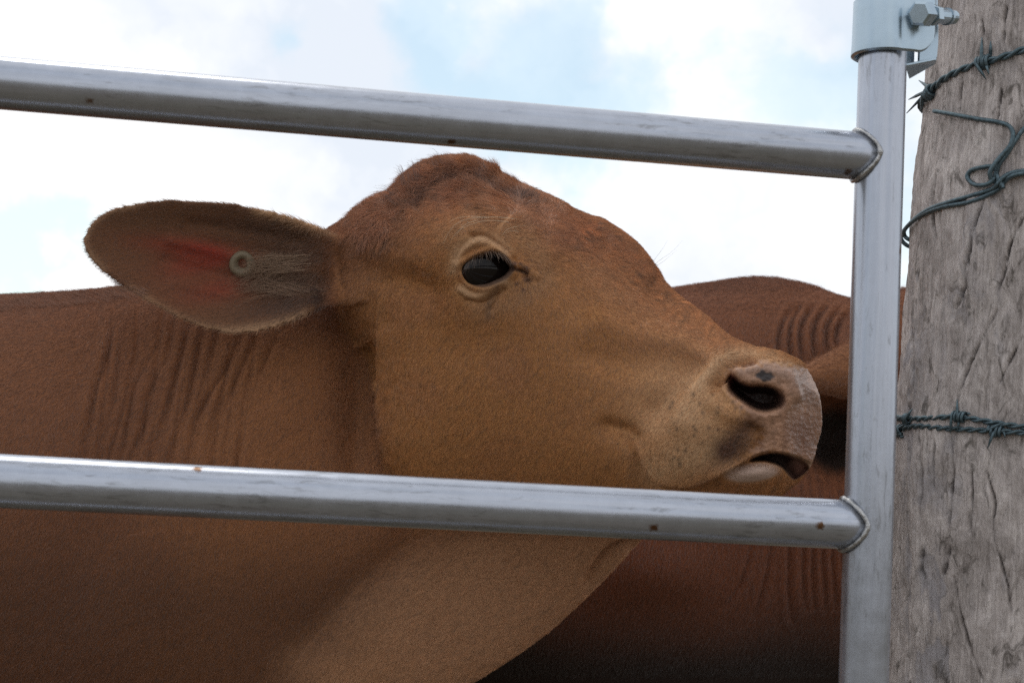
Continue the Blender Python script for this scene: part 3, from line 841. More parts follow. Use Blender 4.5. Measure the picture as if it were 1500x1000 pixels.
def sample_mesh(me, count, weight_v):
    """Random points on triangles, density by vertex weight: positions, normals, vertex ids, barycentric."""
    me.calc_loop_triangles()
    n = len(me.loop_triangles)
    t = np.empty(n * 3, np.int32); me.loop_triangles.foreach_get('vertices', t); t = t.reshape(-1, 3)
    v = get_v(me); nn = get_n(me)
    w = weight_v[t].mean(1)
    ar = np.linalg.norm(np.cross(v[t[:, 1]] - v[t[:, 0]], v[t[:, 2]] - v[t[:, 0]]), axis=1) / 2 * w
    cum = np.cumsum(ar)
    k = np.searchsorted(cum, (np.arange(count) + rng.random(count)) / count * cum[-1])
    k = np.clip(k, 0, n - 1)
    a, b = rng.random(count), rng.random(count)
    f = a + b > 1; a[f], b[f] = 1 - a[f], 1 - b[f]
    tt = t[k]; B = np.stack([1 - a - b, a, b], 1)
    p = (v[tt] * B[..., None]).sum(1); q = (nn[tt] * B[..., None]).sum(1)
    return p, q / np.linalg.norm(q, axis=1)[:, None], tt, B, cum[-1]

def strands(root, nrm, dirW, length, lift, k=4, curl=0.0, clump=None, jit=.25, rad=.00013):
    """Hair laid along dirW (world), raised by lift; k points each."""
    n = len(root)
    d = dirW + jit * rng.normal(size=(n, 3))
    d -= nrm * (d * nrm).sum(1)[:, None]; d /= np.linalg.norm(d, axis=1)[:, None] + 1e-9
    side = np.cross(nrm, d)
    t = np.linspace(0, 1, k)[None, :, None]
    L = length[:, None, None]; li = np.broadcast_to(lift, (n,))[:, None, None]
    bend = (rng.normal(size=n) * curl)[:, None, None]
    p = root[:, None] + d[:, None] * t * L * (1 - .25 * li * t) + nrm[:, None] * L * li * (t - .45 * t * t) + side[:, None] * L * bend * t * t
    r = rad * np.broadcast_to(np.linspace(1, .15, k), (n, k)) * (.8 + .4 * rng.random((n, 1)))
    return p, r

def fur_for_cow(clay, me, col, wet, parent, total):
    px, py, d, face = clay.px, clay.py, clay.d, clay.face
    ear = sstep(-sdf_poly(px, py, np.array(EAR_TOP + EAR_BOT[::-1], float)), -8, 2) * (d < 1.62) * (px < 500)
    head = (px > 470) & (d < 1.85) & (py < 790)
    w = np.where(head, 1.0, .55)
    w = w * sstep(face, -.6, -.35) * ((px > -60) & (px < 1300) & (py > 150) & (py < 1040))
    w = np.where(ear > .3, .55, w)
    e = sdf_poly(px, py, EYE_OPEN)
    w = w * (1 - sstep(wet, .05, .55)) * (1 - (sdf_poly(px, py, NOSTRIL) < 3)) * (1 - (sdf_poly(px, py, MOUTH) < 2)) * ((e > 6) | (d > 1.7))
    root, nrm, tt, B, area = sample_mesh(me, total, w)
    C3 = (toC(root)); x, y = PIX(C3)
    gx, gy = flow_at(x, y)
    dirC = np.stack([gx, -gy, np.zeros_like(gx)], 1)
    dirW = dirC @ MW
    # local hair length, in metres
    G = lambda *q: gauss(x, y, *q)
    S = lambda line, wd: np.exp(-(dist_poly(x, y, smooth_line(line))[0] / wd) ** 2)
    isear = (ear[tt] * B).sum(1)
    isneck = 1 - (head[tt] * B).sum(1)
    ln = .0044 + .0012 * isneck
    ln = ln - .004 * sstep(np.array(wet)[tt].mean(1), .0, .3) + .019 * S([(540, 330), (585, 285), (640, 262), (690, 262), (740, 285)], 32) * (1 - isear)
    ln = ln + .006 * S([(740, 285), (830, 330), (900, 375), (950, 410)], 26)
    ln = ln - .002 * G(1030, 600, 90, 90) - .003 * S([(676, 424), (698, 436), (722, 428), (745, 395), (722, 350), (690, 350), (670, 380)], 12)
    ln = np.where(isear > .3, .0030 + .016 * G(440, 400, 42, 50) + .006 * G(400, 335, 60, 20), ln)
    rim = S([(500, 338), (440, 320), (390, 307), (290, 292), (190, 298), (130, 332), (122, 356), (150, 398), (185, 422), (285, 476), (340, 488), (412, 476), (470, 452)], 7) * (isear > .2)
    ln = ln + .0025 * rim
    ln = ln + .007 * S([(0, 438), (90, 430), (185, 420)], 12) * isneck
    ln *= .65 + .7 * rng.random(len(x))
    lift = .15 + .30 * np.abs(rng.normal(size=len(x))) * .6 + .25 * rim
    # waves of the crown
    wav = S([(540, 330), (600, 285), (660, 275), (720, 285), (780, 310)], 45) * (1 - isear)
    ph = np.sin(x * .16 + 2.2 * np.sin(y * .07)) * wav * .8
    dirW = dirW + (np.cross(nrm, dirW)) * ph[:, None]
    lock = np.clip(wav + S([(740, 280), (830, 325), (900, 370), (950, 420), (1030, 480)], 40) * (1 - isear), 0, 1)
    an = np.array([mnoise.noise(Vector((a / 13, b / 13, 5))) for a, b in zip(x, y)]) * (.35 + 1.0 * lock)
    dirW = dirW * np.cos(an)[:, None] + np.cross(nrm, dirW) * np.sin(an)[:, None]
    pts, rad = strands(root, nrm, dirW, ln, lift, 4, .25, jit=.20, rad=.00018)
    c = (col[tt] * B[..., None]).sum(1)
    nz = np.array([mnoise.noise(Vector((a * .09, b * .09, 0))) for a, b in zip(x, y)])
    q1, q2 = x * gy - y * gx, x * gx + y * gy
    st = np.array([mnoise.noise(Vector((a / 4.2, b / 19, 9))) for a, b in zip(q1, q2)])
    br = (1.0 + .16 * rng.normal(size=len(x)) + .22 * nz + (.36 + .6 * lock) * st)
    tint = np.clip(c * FUR_GAIN * np.array((1.0, .93, .80)) * 1.03 * np.clip(br, .38, 1.8)[:, None], .004, .95)
    return fur_curves("fur", pts, rad, tint, parent), area

FUR_GAIN = 1.0
feet = toW(P(150, 1040, 1.8)); feet[2] = 0
cow = empty("cow", feet)
tag(cow, "tan brown cow with round ear button, its muzzle raised behind the gate rails", "cow", "brown cattle behind the gate")
headish = sstep(clay.px - np.interp(clay.py, [200, 330, 470, 530, 600, 720, 790], [470, 480, 490, 535, 548, 560, 600]), -6, 10) * (clay.d < 1.80) * sstep(clay.py, 800, 760)
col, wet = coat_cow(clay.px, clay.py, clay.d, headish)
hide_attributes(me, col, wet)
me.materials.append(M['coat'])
body = bpy.data.objects.new("body", me); COL.objects.link(body); me.name = "body"
body.parent = cow; body.matrix_parent_inverse = cow.matrix_world.inverted()

# eye ball set behind the lids
def mat_eye():
    m, nt, b = new_mat("dark_eye")
    b.inputs['Base Color'].default_value = (.010, .007, .006, 1); b.inputs['Roughness'].default_value = .04
    b.inputs['IOR'].default_value = 1.33; b.inputs['Specular IOR Level'].default_value = .42
    return m
M['eye'] = mat_eye()
k = np.hypot(clay.px - 715, clay.py - 392) < 50
k &= (np.abs(sdf_poly(clay.px, clay.py, EYE_OPEN) - 1) < 4) & (clay.d < 1.65)
rimC = clay.v[k].mean(0)
nC = clay.n[k].mean(0); nC /= np.linalg.norm(nC)
EYE_R = .030
vdir = rimC / np.linalg.norm(rimC)
eyeC = rimC + vdir * .0265 + np.array([.0, .0, 0])
def uv_sphere(c, r, nu=40, nv=28):
    v = [c + np.array([0, 0, r])]; f = []
    for i in range(1, nv):
        a = math.pi * i / nv
        for j in range(nu):
            b = 2 * math.pi * j / nu
            v.append(c + r * np.array([math.sin(a) * math.cos(b), math.sin(a) * math.sin(b), math.cos(a)]))
    v.append(c - np.array([0, 0, r])); e = len(v) - 1
    for j in range(nu): f.append((0, 1 + j, 1 + (j + 1) % nu)); f.append((e, e - 1 - j, e - 1 - (j + 1) % nu))
    for i in range(nv - 2):
        for j in range(nu):
            p, q = 1 + i * nu + j, 1 + i * nu + (j + 1) % nu
            f.append((p, p + nu, q + nu, q))
    return np.array(v), f
v, f = uv_sphere(toW(eyeC), EYE_R)
mesh_from("eye", v, f, M['eye'], cow)

fur, area = fur_for_cow(clay, me, col, wet, cow, 430000)

# ear button, lashes and loose hairs of the cow at the gate
def mat_plain(name, col, rough=.5, metal=0.0, bump=0.0, scale=200.0, var=.25):
    m, nt, b = new_mat(name)
    L = nt.links.new
    tc = N(nt, 'ShaderNodeTexCoord')
    n = N(nt, 'ShaderNodeTexNoise', i_Scale=scale, i_Detail=6.0, i_Roughness=.65); L(tc.outputs['Object'], n.inputs['Vector'])
    r = N(nt, 'ShaderNodeValToRGB')
    r.color_ramp.elements[0].position = .3; r.color_ramp.elements[0].color = tuple(x * (1 - var) for x in col) + (1,)
    r.color_ramp.elements[1].position = .7; r.color_ramp.elements[1].color = tuple(min(1, x * (1 + var)) for x in col) + (1,)
    L(n.outputs['Fac'], r.inputs[0]); L(r.outputs[0], b.inputs['Base Color'])
    b.inputs['Roughness'].default_value = rough; b.inputs['Metallic'].default_value = metal
    if bump:
        bp = N(nt, 'ShaderNodeBump', i_Strength=.5, i_Distance=bump); L(n.outputs['Fac'], bp.inputs['Height']); L(bp.outputs[0], b.inputs['Normal'])
    return m

def surf_at(clay, x, y, dmax=3.0):
    """Nearest modelled surface point and normal (camera axes) seen at a pixel."""
    if not hasattr(clay, 'bins'):
        front = np.flatnonzero((clay.face > 0) & (clay.px > -40) & (clay.px < 1540) & (clay.py > 100) & (clay.py < 1040))
        key = (clay.px[front] // 10).astype(int) * 10000 + (clay.py[front] // 10).astype(int)
        o = np.argsort(key, kind='stable'); front, key = front[o], key[o]
        u, st = np.unique(key, return_index=True)
        clay.bins = {int(k): front[i:j] for k, i, j in zip(u, st, np.r_[st[1:], len(key)])}
    none = np.zeros(0, int); bx, by = int(x // 10), int(y // 10)
    m = np.concatenate([clay.bins.get((bx + i) * 10000 + by + j, none) for i in (-1, 0, 1) for j in (-1, 0, 1)])
    m = m[clay.d[m] < dmax]
    w = np.hypot(clay.px[m] - x, clay.py[m] - y)
    k = m[np.argsort(w)[:12]]
    dmin = clay.d[k].min(); k = k[clay.d[k] < dmin + .03]
    return clay.v[k].mean(0), clay.n[k].mean(0) / np.linalg.norm(clay.n[k].mean(0))

M['tag'] = mat_plain("aged_plastic", (.17, .13, .08), .6, 0, .0006, 500, .22)
def ear_button():
    c, n = surf_at(clay, 355, 387)
    n = n * .6 + np.array([.1, .05, -.8]); n /= np.linalg.norm(n)
    u = np.cross(n, [0, 1, 0.]); u /= np.linalg.norm(u); w = np.cross(n, u)
    prof = [(0, .0005), (.0042, .0008), (.0055, .0050), (.0080, .0074), (.0108, .0072), (.0128, .0048), (.0130, .0018), (.0105, -.001), (.004, -.010), (0, -.010)]
    seg = 36; v = []; f = []
    for r, h in prof:
        for k in range(seg):
            a = 2 * math.pi * k / seg
            v.append(c + n * (h - .0015) + (u * math.cos(a) + w * math.sin(a)) * r * 1.12 * (1 + .02 * math.sin(3 * a)))
    for i in range(len(prof) - 1):
        for k in range(seg): f.append((i * seg + k, i * seg + (k + 1) % seg, (i + 1) * seg + (k + 1) % seg, (i + 1) * seg + k))
    o = mesh_from("ear_button", toW(np.array(v)), f, M['tag'], cow)
    o['label'] = "round beige plastic button with a hollow middle"
ear_button()

def hair_path(px_pts, out, k=10, dmax=1.9, raise0=.001):
    """World path of a long hair whose root lies on the coat; out = how far the tip stands off, metres."""
    q = crom(np.array(px_pts, float), 6)
    q = q[np.linspace(0, len(q) - 1, k).astype(int)]
    root, n = surf_at(clay, *px_pts[0], dmax)
    t = np.linspace(0, 1, k)
    d = root[2] - raise0 - out * t
    return toW(P(q[:, 0], q[:, 1], d))
def hair_set(name, rows, parent):
    pts = np.array([r[0] for r in rows]); k = pts.shape[1]
    rad = np.array([np.linspace(1, .2, k) * r[1] for r in rows])
    return fur_curves(name, pts, rad, np.array([r[2] for r in rows]), parent)

rows = []
lash = smooth_line([(682, 392), (690, 382), (704, 373), (720, 369), (735, 373), (745, 382)], 8)
for i in range(60):
    t = rng.random(); x, y = lash[int(t * (len(lash) - 1))] + rng.normal(0, 1.2, 2)
    dx = np.interp(t, [0, .5, 1], [-8, 3, 9]) + rng.normal(0, 2.5); dy = np.interp(t, [0, .5, 1], [14, 11, 7]) + rng.normal(0, 3)
    rows.append((hair_path([(x, y - 1), (x + dx * .5, y + dy * .35), (x + dx, y + dy)], .014, 8), .00013, (.20, .12, .075) if rng.random() < .7 else (.05, .03, .025)))
hair_set("eyelashes", rows, cow)
rows = []
for a in [[(765, 322), (725, 318), (690, 320), (668, 328), (655, 345), (649, 358)], [(745, 325), (715, 323), (692, 328), (672, 338), (660, 352)], [(720, 320), (690, 317), (668, 320), (657, 326)], [(770, 330), (745, 335), (735, 345)], [(760, 340), (750, 338), (738, 342)], [(700, 322), (680, 330), (668, 345)]]:
    rows.append((hair_path(a, .010, 12), .00022, (.62, .50, .34)))
for a in [[(952, 388), (962, 376), (972, 362), (978, 352)], [(954, 392), (968, 380), (985, 368), (1000, 352)], [(953, 395), (970, 384), (992, 366)]]:
    rows.append((hair_path(a, .0, 12), .00014, (.12, .09, .07)))
for i in range(120):                                               # tufts on the crown
    s = rng.choice([0, 1, 2, 3], p=[.3, .3, .2, .2]); x0, y0, dx, dy = [(594, 262, -6, -12), (577, 282, -15, -4), (610, 250, -6, -9), (640, 236, -8, -5)][s]
    x, y = x0 + rng.normal(4, 6), y0 + rng.normal(14, 4)
    g, h = dx * 1.5 + rng.normal(0, 5), dy * 1.6 + rng.normal(-6, 5)
    try: rows.append((hair_path([(x, y), (x + g * .6, y + h * .9), (x + g * 1.2, y + h * 1.1)], .0, 12), .00020, (.17, .075, .045)))
    except Exception: pass
for i in range(420):                                              # long hair that fans out of the ear root
    t = rng.random(); x, y = 475 - 75 * rng.random(), 365 + 70 * t
    L = 35 + 60 * rng.random(); an = R(150 + 45 * t + rng.normal(0, 9))
    try: rows.append((hair_path([(x, y), (x + .5 * L * math.cos(an), y + .45 * L * math.sin(an)), (x + L * math.cos(an + .15), y + L * math.sin(an - .15))], .008, 12), .00017, (.24, .13, .068)))
    except Exception: pass
for i in range(150):                                              # hair lying over the near half of the ear button
    x, y = 402 + 55 * rng.random() ** 1.5, 372 + 27 * rng.random()
    try: rows.append((hair_path([(x, y), (x - 30 - 10 * rng.random(), y + rng.normal(3, 3)), (x - 40 - 16 * rng.random(), y + rng.normal(7, 5))], .010, 12, 1.9, .005), .00017, (.26, .15, .08)))
    except Exception: pass
for i in range(420):                                              # coarse hair along the back
    x = 230 * rng.random() - 10; y = np.interp(x, [0, 60, 120, 180, 220], [437, 432, 427, 420, 414]) + 4 + 16 * rng.random()
    L = 12 + 10 * rng.random()
    try: rows.append((hair_path([(x, y), (x - L * .6, y - 4), (x - L, y - 6 + rng.normal(0, 4))], .0, 12, 2.1), .00022, (.24, .10, .05)))
    except Exception: pass
hair_set("loose_hairs", rows, cow)

# ------------------------------------------------------------------ second cow, behind
B2 = [((-420, 600), (-430, 900), 2.62, .16, 0), ((-330, 520), (-350, 1000), 2.60, .27, 0), ((-100, 480), (-120, 1060), 2.56, .32, 0), ((300, 462), (280, 1070), 2.50, .345, 0),
      ((650, 455), (620, 1050), 2.44, .345, .1), ((880, 438), (850, 1120), 2.40, .33, .2), ((1020, 418), (985, 1110), 2.37, .29, .3), ((1110, 407), (1090, 1080), 2.34, .23, .35),
      ((1180, 417), (1170, 1040), 2.31, .185, .4), ((1245, 437), (1250, 990), 2.28, .155, .4), ((1310, 442), (1330, 900), 2.25, .130, .35), ((1380, 440), (1400, 740), 2.22, .105, .3)]
FOLDS2 = [[(1160, 452), (1147, 472), (1141, 495), (1140, 518), (1143, 530)], [(1172, 450), (1160, 472), (1156, 500), (1160, 530)], [(1190, 450), (1175, 473), (1171, 497), (1176, 530)],
          [(1210, 450), (1195, 473), (1191, 500), (1196, 530)], [(1230, 453), (1214, 474), (1211, 497), (1216, 525)], [(1242, 458), (1229, 475), (1224, 497), (1228, 520)]]
FOLDS2L = [[(1157, 760), (1156, 804), (1155, 863), (1160, 910)], [(1178, 700), (1177, 804), (1177, 857), (1182, 892)], [(1192, 690), (1190, 804), (1190, 857), (1193, 890)], [(1206, 690), (1205, 804), (1208, 857), (1210, 890)],
           [(1220, 690), (1219, 804), (1222, 857), (1224, 890)], [(1234, 690), (1233, 804), (1236, 857)], [(1100, 800), (1085, 850), (1060, 890)], [(1130, 800), (1120, 850), (1105, 900)]]
EAR2_T = [(1300, 470), (1265, 488), (1237, 503), (1205, 519), (1178, 532), (1158, 548)]
EAR2_B = [(1300, 600), (1265, 592), (1237, 583), (1205, 578), (1178, 572), (1158, 562)]
def cow2_parts():
    parts = [loft([body_ring(*b) for b in B2], 6, 5)]
    h = frame(R(-12), R(38), 0)
    p0 = P(1330, 440, 2.22)
    q = head_rings()
    parts.append(loft(p0 + 1.02 * (q[..., :1] * h[0] + q[..., 1:2] * h[1] + q[..., 2:3] * h[2]), 5, 3))
    for s, dd in ((1, 0), (-1, .22)):
        rings = []
        for i, (a, b) in enumerate(zip(EAR2_T, EAR2_B)):
            t = i / 5; a, b = np.array(a, float), np.array(b, float)
            dep = 2.16 - .10 * t; th = np.interp(t, [0, .3, 1], [.035, .016, .006]); ring = []
            for k in range(12):
                an = 2 * math.pi * k / 12; vv = math.cos(an)
                q = P(*((a + b) / 2 + (a - b) / 2 * vv), dep); q[2] += -th * math.sin(an) - .02 * (1 - vv * vv)
                if s < 0: q[2] = 2.40 + (2.16 - q[2]); q[0] += .12
                ring.append(q)
            rings.append(ring)
        parts.append(loft(rings, 4, 3))
    parts = [(toW(v), f) for v, f in parts]
    for (px, dep, front) in [(1010, 2.25, 1), (1010, 2.52, 1), (-250, 2.42, 0), (-250, 2.75, 0)]:
        c = toW(P(px, 1080 if front else 1000, dep))
        parts.append(loft(leg_rings(c, (c[0] + .03, c[1], 0), .12, front), 4, 3))
    return parts
me2 = voxel_fuse(cow2_parts(), .0046, 5)
c2 = Clay(me2)
c2.sub(c2.box(940, 380, 1345, 940, -.4, 2.6)); c2.relax(c2.box(940, 380, 1345, 940, -.4, 2.6), 4)
near2 = (c2.d < 2.42) & (c2.face > -.2)
notear = 1 - sstep(-sdf_poly(c2.px, c2.py, np.array(EAR2_T + EAR2_B[::-1], float)), -5, 2)
a = np.zeros(len(c2.v))
for F_ in FOLDS2 + FOLDS2L:
    d_, t_, s_ = dist_poly(c2.px, c2.py, smooth_line(F_))
    am = np.sin(np.pi * np.clip(t_ * .9 + .07, 0, 1)) ** .5
    a += am * (.45 if F_ in FOLDS2L else .9) * (-.0075 * np.exp(-(d_ / 3.0) ** 2) + .0035 * np.exp(-((d_ - 9) / 5) ** 2))
a += -.09 * gauss(c2.px, c2.py, 1235, 645, 55, 60) + .02 * gauss(c2.px, c2.py, 960, 830, 90, 50)
c2.push(a * near2 * notear); c2.store()
feet2 = toW(P(1010, 1080, 2.4)); feet2[2] = 0
cow2 = empty("cow", feet2)
tag(cow2, "darker red brown cow with a humped neck, standing behind the muzzle of the tan one", "cow", "brown cattle behind the gate")
nz2 = np.array([mnoise.noise(Vector((x * 4, y * 4, z * 4))) for x, y, z in c2.v])
col2 = np.tile(np.array((.225, .088, .042)), (len(c2.v), 1))
col2 = lerp(col2, (.165, .060, .027), sstep(nz2, -.2, .5) * .6)
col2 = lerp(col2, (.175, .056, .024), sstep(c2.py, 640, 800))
col2 = lerp(col2, (.022, .012, .009), sstep(c2.py + nz2 * 60, 830, 985))          # deep shade low on the brisket and legs, put into the coat colour
col2 = lerp(col2, (.024, .013, .009), sstep(gauss(c2.px, c2.py, 1228, 645, 60, 62) + .25 * nz2, .3, .65))   # black shade under the ear, painted onto the throat
isear2 = 1 - notear
col2 = lerp(col2, (.25, .105, .046), isear2 * (c2.d < 2.2))
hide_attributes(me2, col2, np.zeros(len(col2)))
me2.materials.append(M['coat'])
body2 = bpy.data.objects.new("body", me2); COL.objects.link(body2)
body2.parent = cow2; body2.matrix_parent_inverse = cow2.matrix_world.inverted()
w2 = sstep(c2.face, -.6, -.3) * ((c2.px > 560) & (c2.px < 1350) & (c2.py > 370) & (c2.py < 990)).astype(float)
root, nrm, tt, B, _ = sample_mesh(me2, 90000, w2)
x, y = PIX(toC(root))
gx = np.where(y < 460, -.8, -.25); gy = np.where(y < 460, .45, 1.0)
inear2 = (isear2[tt] * B).sum(1) > .4
gx = np.where(inear2, -1, gx); gy = np.where(inear2, .25, gy)
ln = (.010 + .006 * (np.abs(y - 415) < 12)) * (.6 + .7 * rng.random(len(x)))
pts, rad = strands(root, nrm, np.stack([gx, -gy, 0 * gx], 1) @ MW, ln, .3 + .2 * rng.random(len(x)), 4, .2, rad=.00024)
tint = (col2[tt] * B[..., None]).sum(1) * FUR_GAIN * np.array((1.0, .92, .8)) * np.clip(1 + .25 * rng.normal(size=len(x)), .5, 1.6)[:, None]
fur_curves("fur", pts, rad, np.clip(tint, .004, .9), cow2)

# ------------------------------------------------------------------ gate of galvanised pipe
YAW = R(9)
GH = np.array([math.cos(YAW), math.sin(YAW), 0]); GN = np.array([-math.sin(YAW), math.cos(YAW), 0]); UP = np.array([0, 0, 1.0])
G0 = toW(P(750, 450, 1.07))
def on_gate(px, py, off=0.0):
    d = CR * (px - 750) / FPX + CU * (500 - py) / FPX + CF
    t = np.dot(G0 + GN * off - CAM_POS, GN) / np.dot(d, GN)
    return CAM_POS + d * t

def pipe(name, a, b, r, mat, parent, seg=48, n=60, dent=.0, trim=None):
    a, b = np.asarray(a, float), np.asarray(b, float)
    ln = np.linalg.norm(b - a); ax = (b - a) / ln
    u = np.cross(ax, GN); u /= np.linalg.norm(u); w = np.cross(ax, u)
    an = np.arange(seg) / seg * 2 * np.pi
    v, at, f = [], [], []
    for i in range(n + 1):
        t = i / n
        for k in range(seg):
            rr = r * (1 + dent * mnoise.noise(Vector((t * ln * 14, math.cos(an[k]) * 1.2, math.sin(an[k]) * 1.2 + hash(name) % 7 * 0))))
            s = t * ln
            if trim: s = min(s, ln - trim(r * math.sin(an[k])) ) if i == n else s * (ln - trim(r * math.sin(an[k]))) / ln
            v.append(a + ax * s + rr * (u * math.cos(an[k]) + w * math.sin(an[k]))); at.append((s, an[k] * r, 0))
    for i in range(n):
        for k in range(seg):
            k2 = (k + 1) % seg
            f.append((i * seg + k, (i + 1) * seg + k, (i + 1) * seg + k2, i * seg + k2))
    f.append(tuple(range(seg))); f.append(tuple(n * seg + k for k in range(seg))[::-1])
    o = mesh_from(name, v, f, mat, parent)
    t = o.data.attributes.new('along', 'FLOAT_VECTOR', 'POINT'); t.data.foreach_set('vector', np.array(at, np.float32).ravel())
    return o

RR, RU = .0189, .0188
RS = .0206
u_top, u_bot = on_gate(1293, 80), on_gate(1265, 1000)
u_dir = (u_bot - u_top) / np.linalg.norm(u_bot - u_top)
def up_at(py): return on_gate(1293 + (1265 - 1293) * (py - 80) / 920, py)
gate_base = u_bot + u_dir * .6; 
gate_base = u_top + u_dir * ((u_top[2] - .12) / -u_dir[2])
gate = empty("metal_gate", (gate_base[0], gate_base[1], 0))
tag(gate, "galvanised pipe gate with round rails welded to an upright, in front of the cattle", "gate")
pipe("upright", up_at(-14), gate_base, RU, M['zinc'], gate, 56, 120, .006)
rails_px = [((-60, 116.8), (1290, 231.3)), ((-60, 701), (1272, 769.5))]
rail_ends = []
M['weld'] = mat_plain("weld_bead", (.40, .40, .40), .34, .85, .002, 260, .35)
def rail(L_, R_):
    d = (R_ - L_) / np.linalg.norm(R_ - L_)
    far = L_ - d * 1.9
    # axis meets upright axis at R_; saddle cut
    o = pipe("rail", far, R_, RR, M['zinc'], gate, 56, 150, .005, trim=lambda z: math.sqrt(RS ** 2 - z * z) - .002)
    rail_ends.append((far, R_))
    u = np.cross(d, GN); u /= np.linalg.norm(u)
    path = []
    for k in range(97):
        a = 2 * math.pi * k / 96
        z, y = RR * math.sin(a), RR * math.cos(a)
        path.append(R_ - d * (math.sqrt(RS ** 2 - z * z) + .0008) - GN * (z * 1.03) + u * (y * 1.05))
    path = np.array(path)
    rad = np.array([.0020 + .0002 * math.sin(k * .9 + 2 * math.sin(k * .23)) + .0012 * mnoise.noise(Vector((k * .16, L_[2] * 9, 0))) for k in range(97)])
    rad[-1] = rad[0]
    v, f = tube(path, rad, 12, False)
    mesh_from("weld", v, f, M['weld'], gate)
def at_upright(px_l, px_r):
    L_ = on_gate(*px_l); R_ = on_gate(*px_r)
    return L_, R_
for l, r in rails_px: rail(*at_upright(l, r))
step = (rail_ends[1][1] - rail_ends[0][1])
for k in (1, 2):                                                  # rails below the picture
    L_ = on_gate(*rails_px[1][0]) + np.array([0, 0, -.29 * k]); R_ = rail_ends[1][1] + u_dir * (.29 * k)
    rail(L_, R_)
ft = rail_ends[0][0] - u_dir * .06
pipe("upright", ft, ft + u_dir * (ft[2] - .12) / -u_dir[2], RU, M['zinc'], gate, 32, 40, .004)

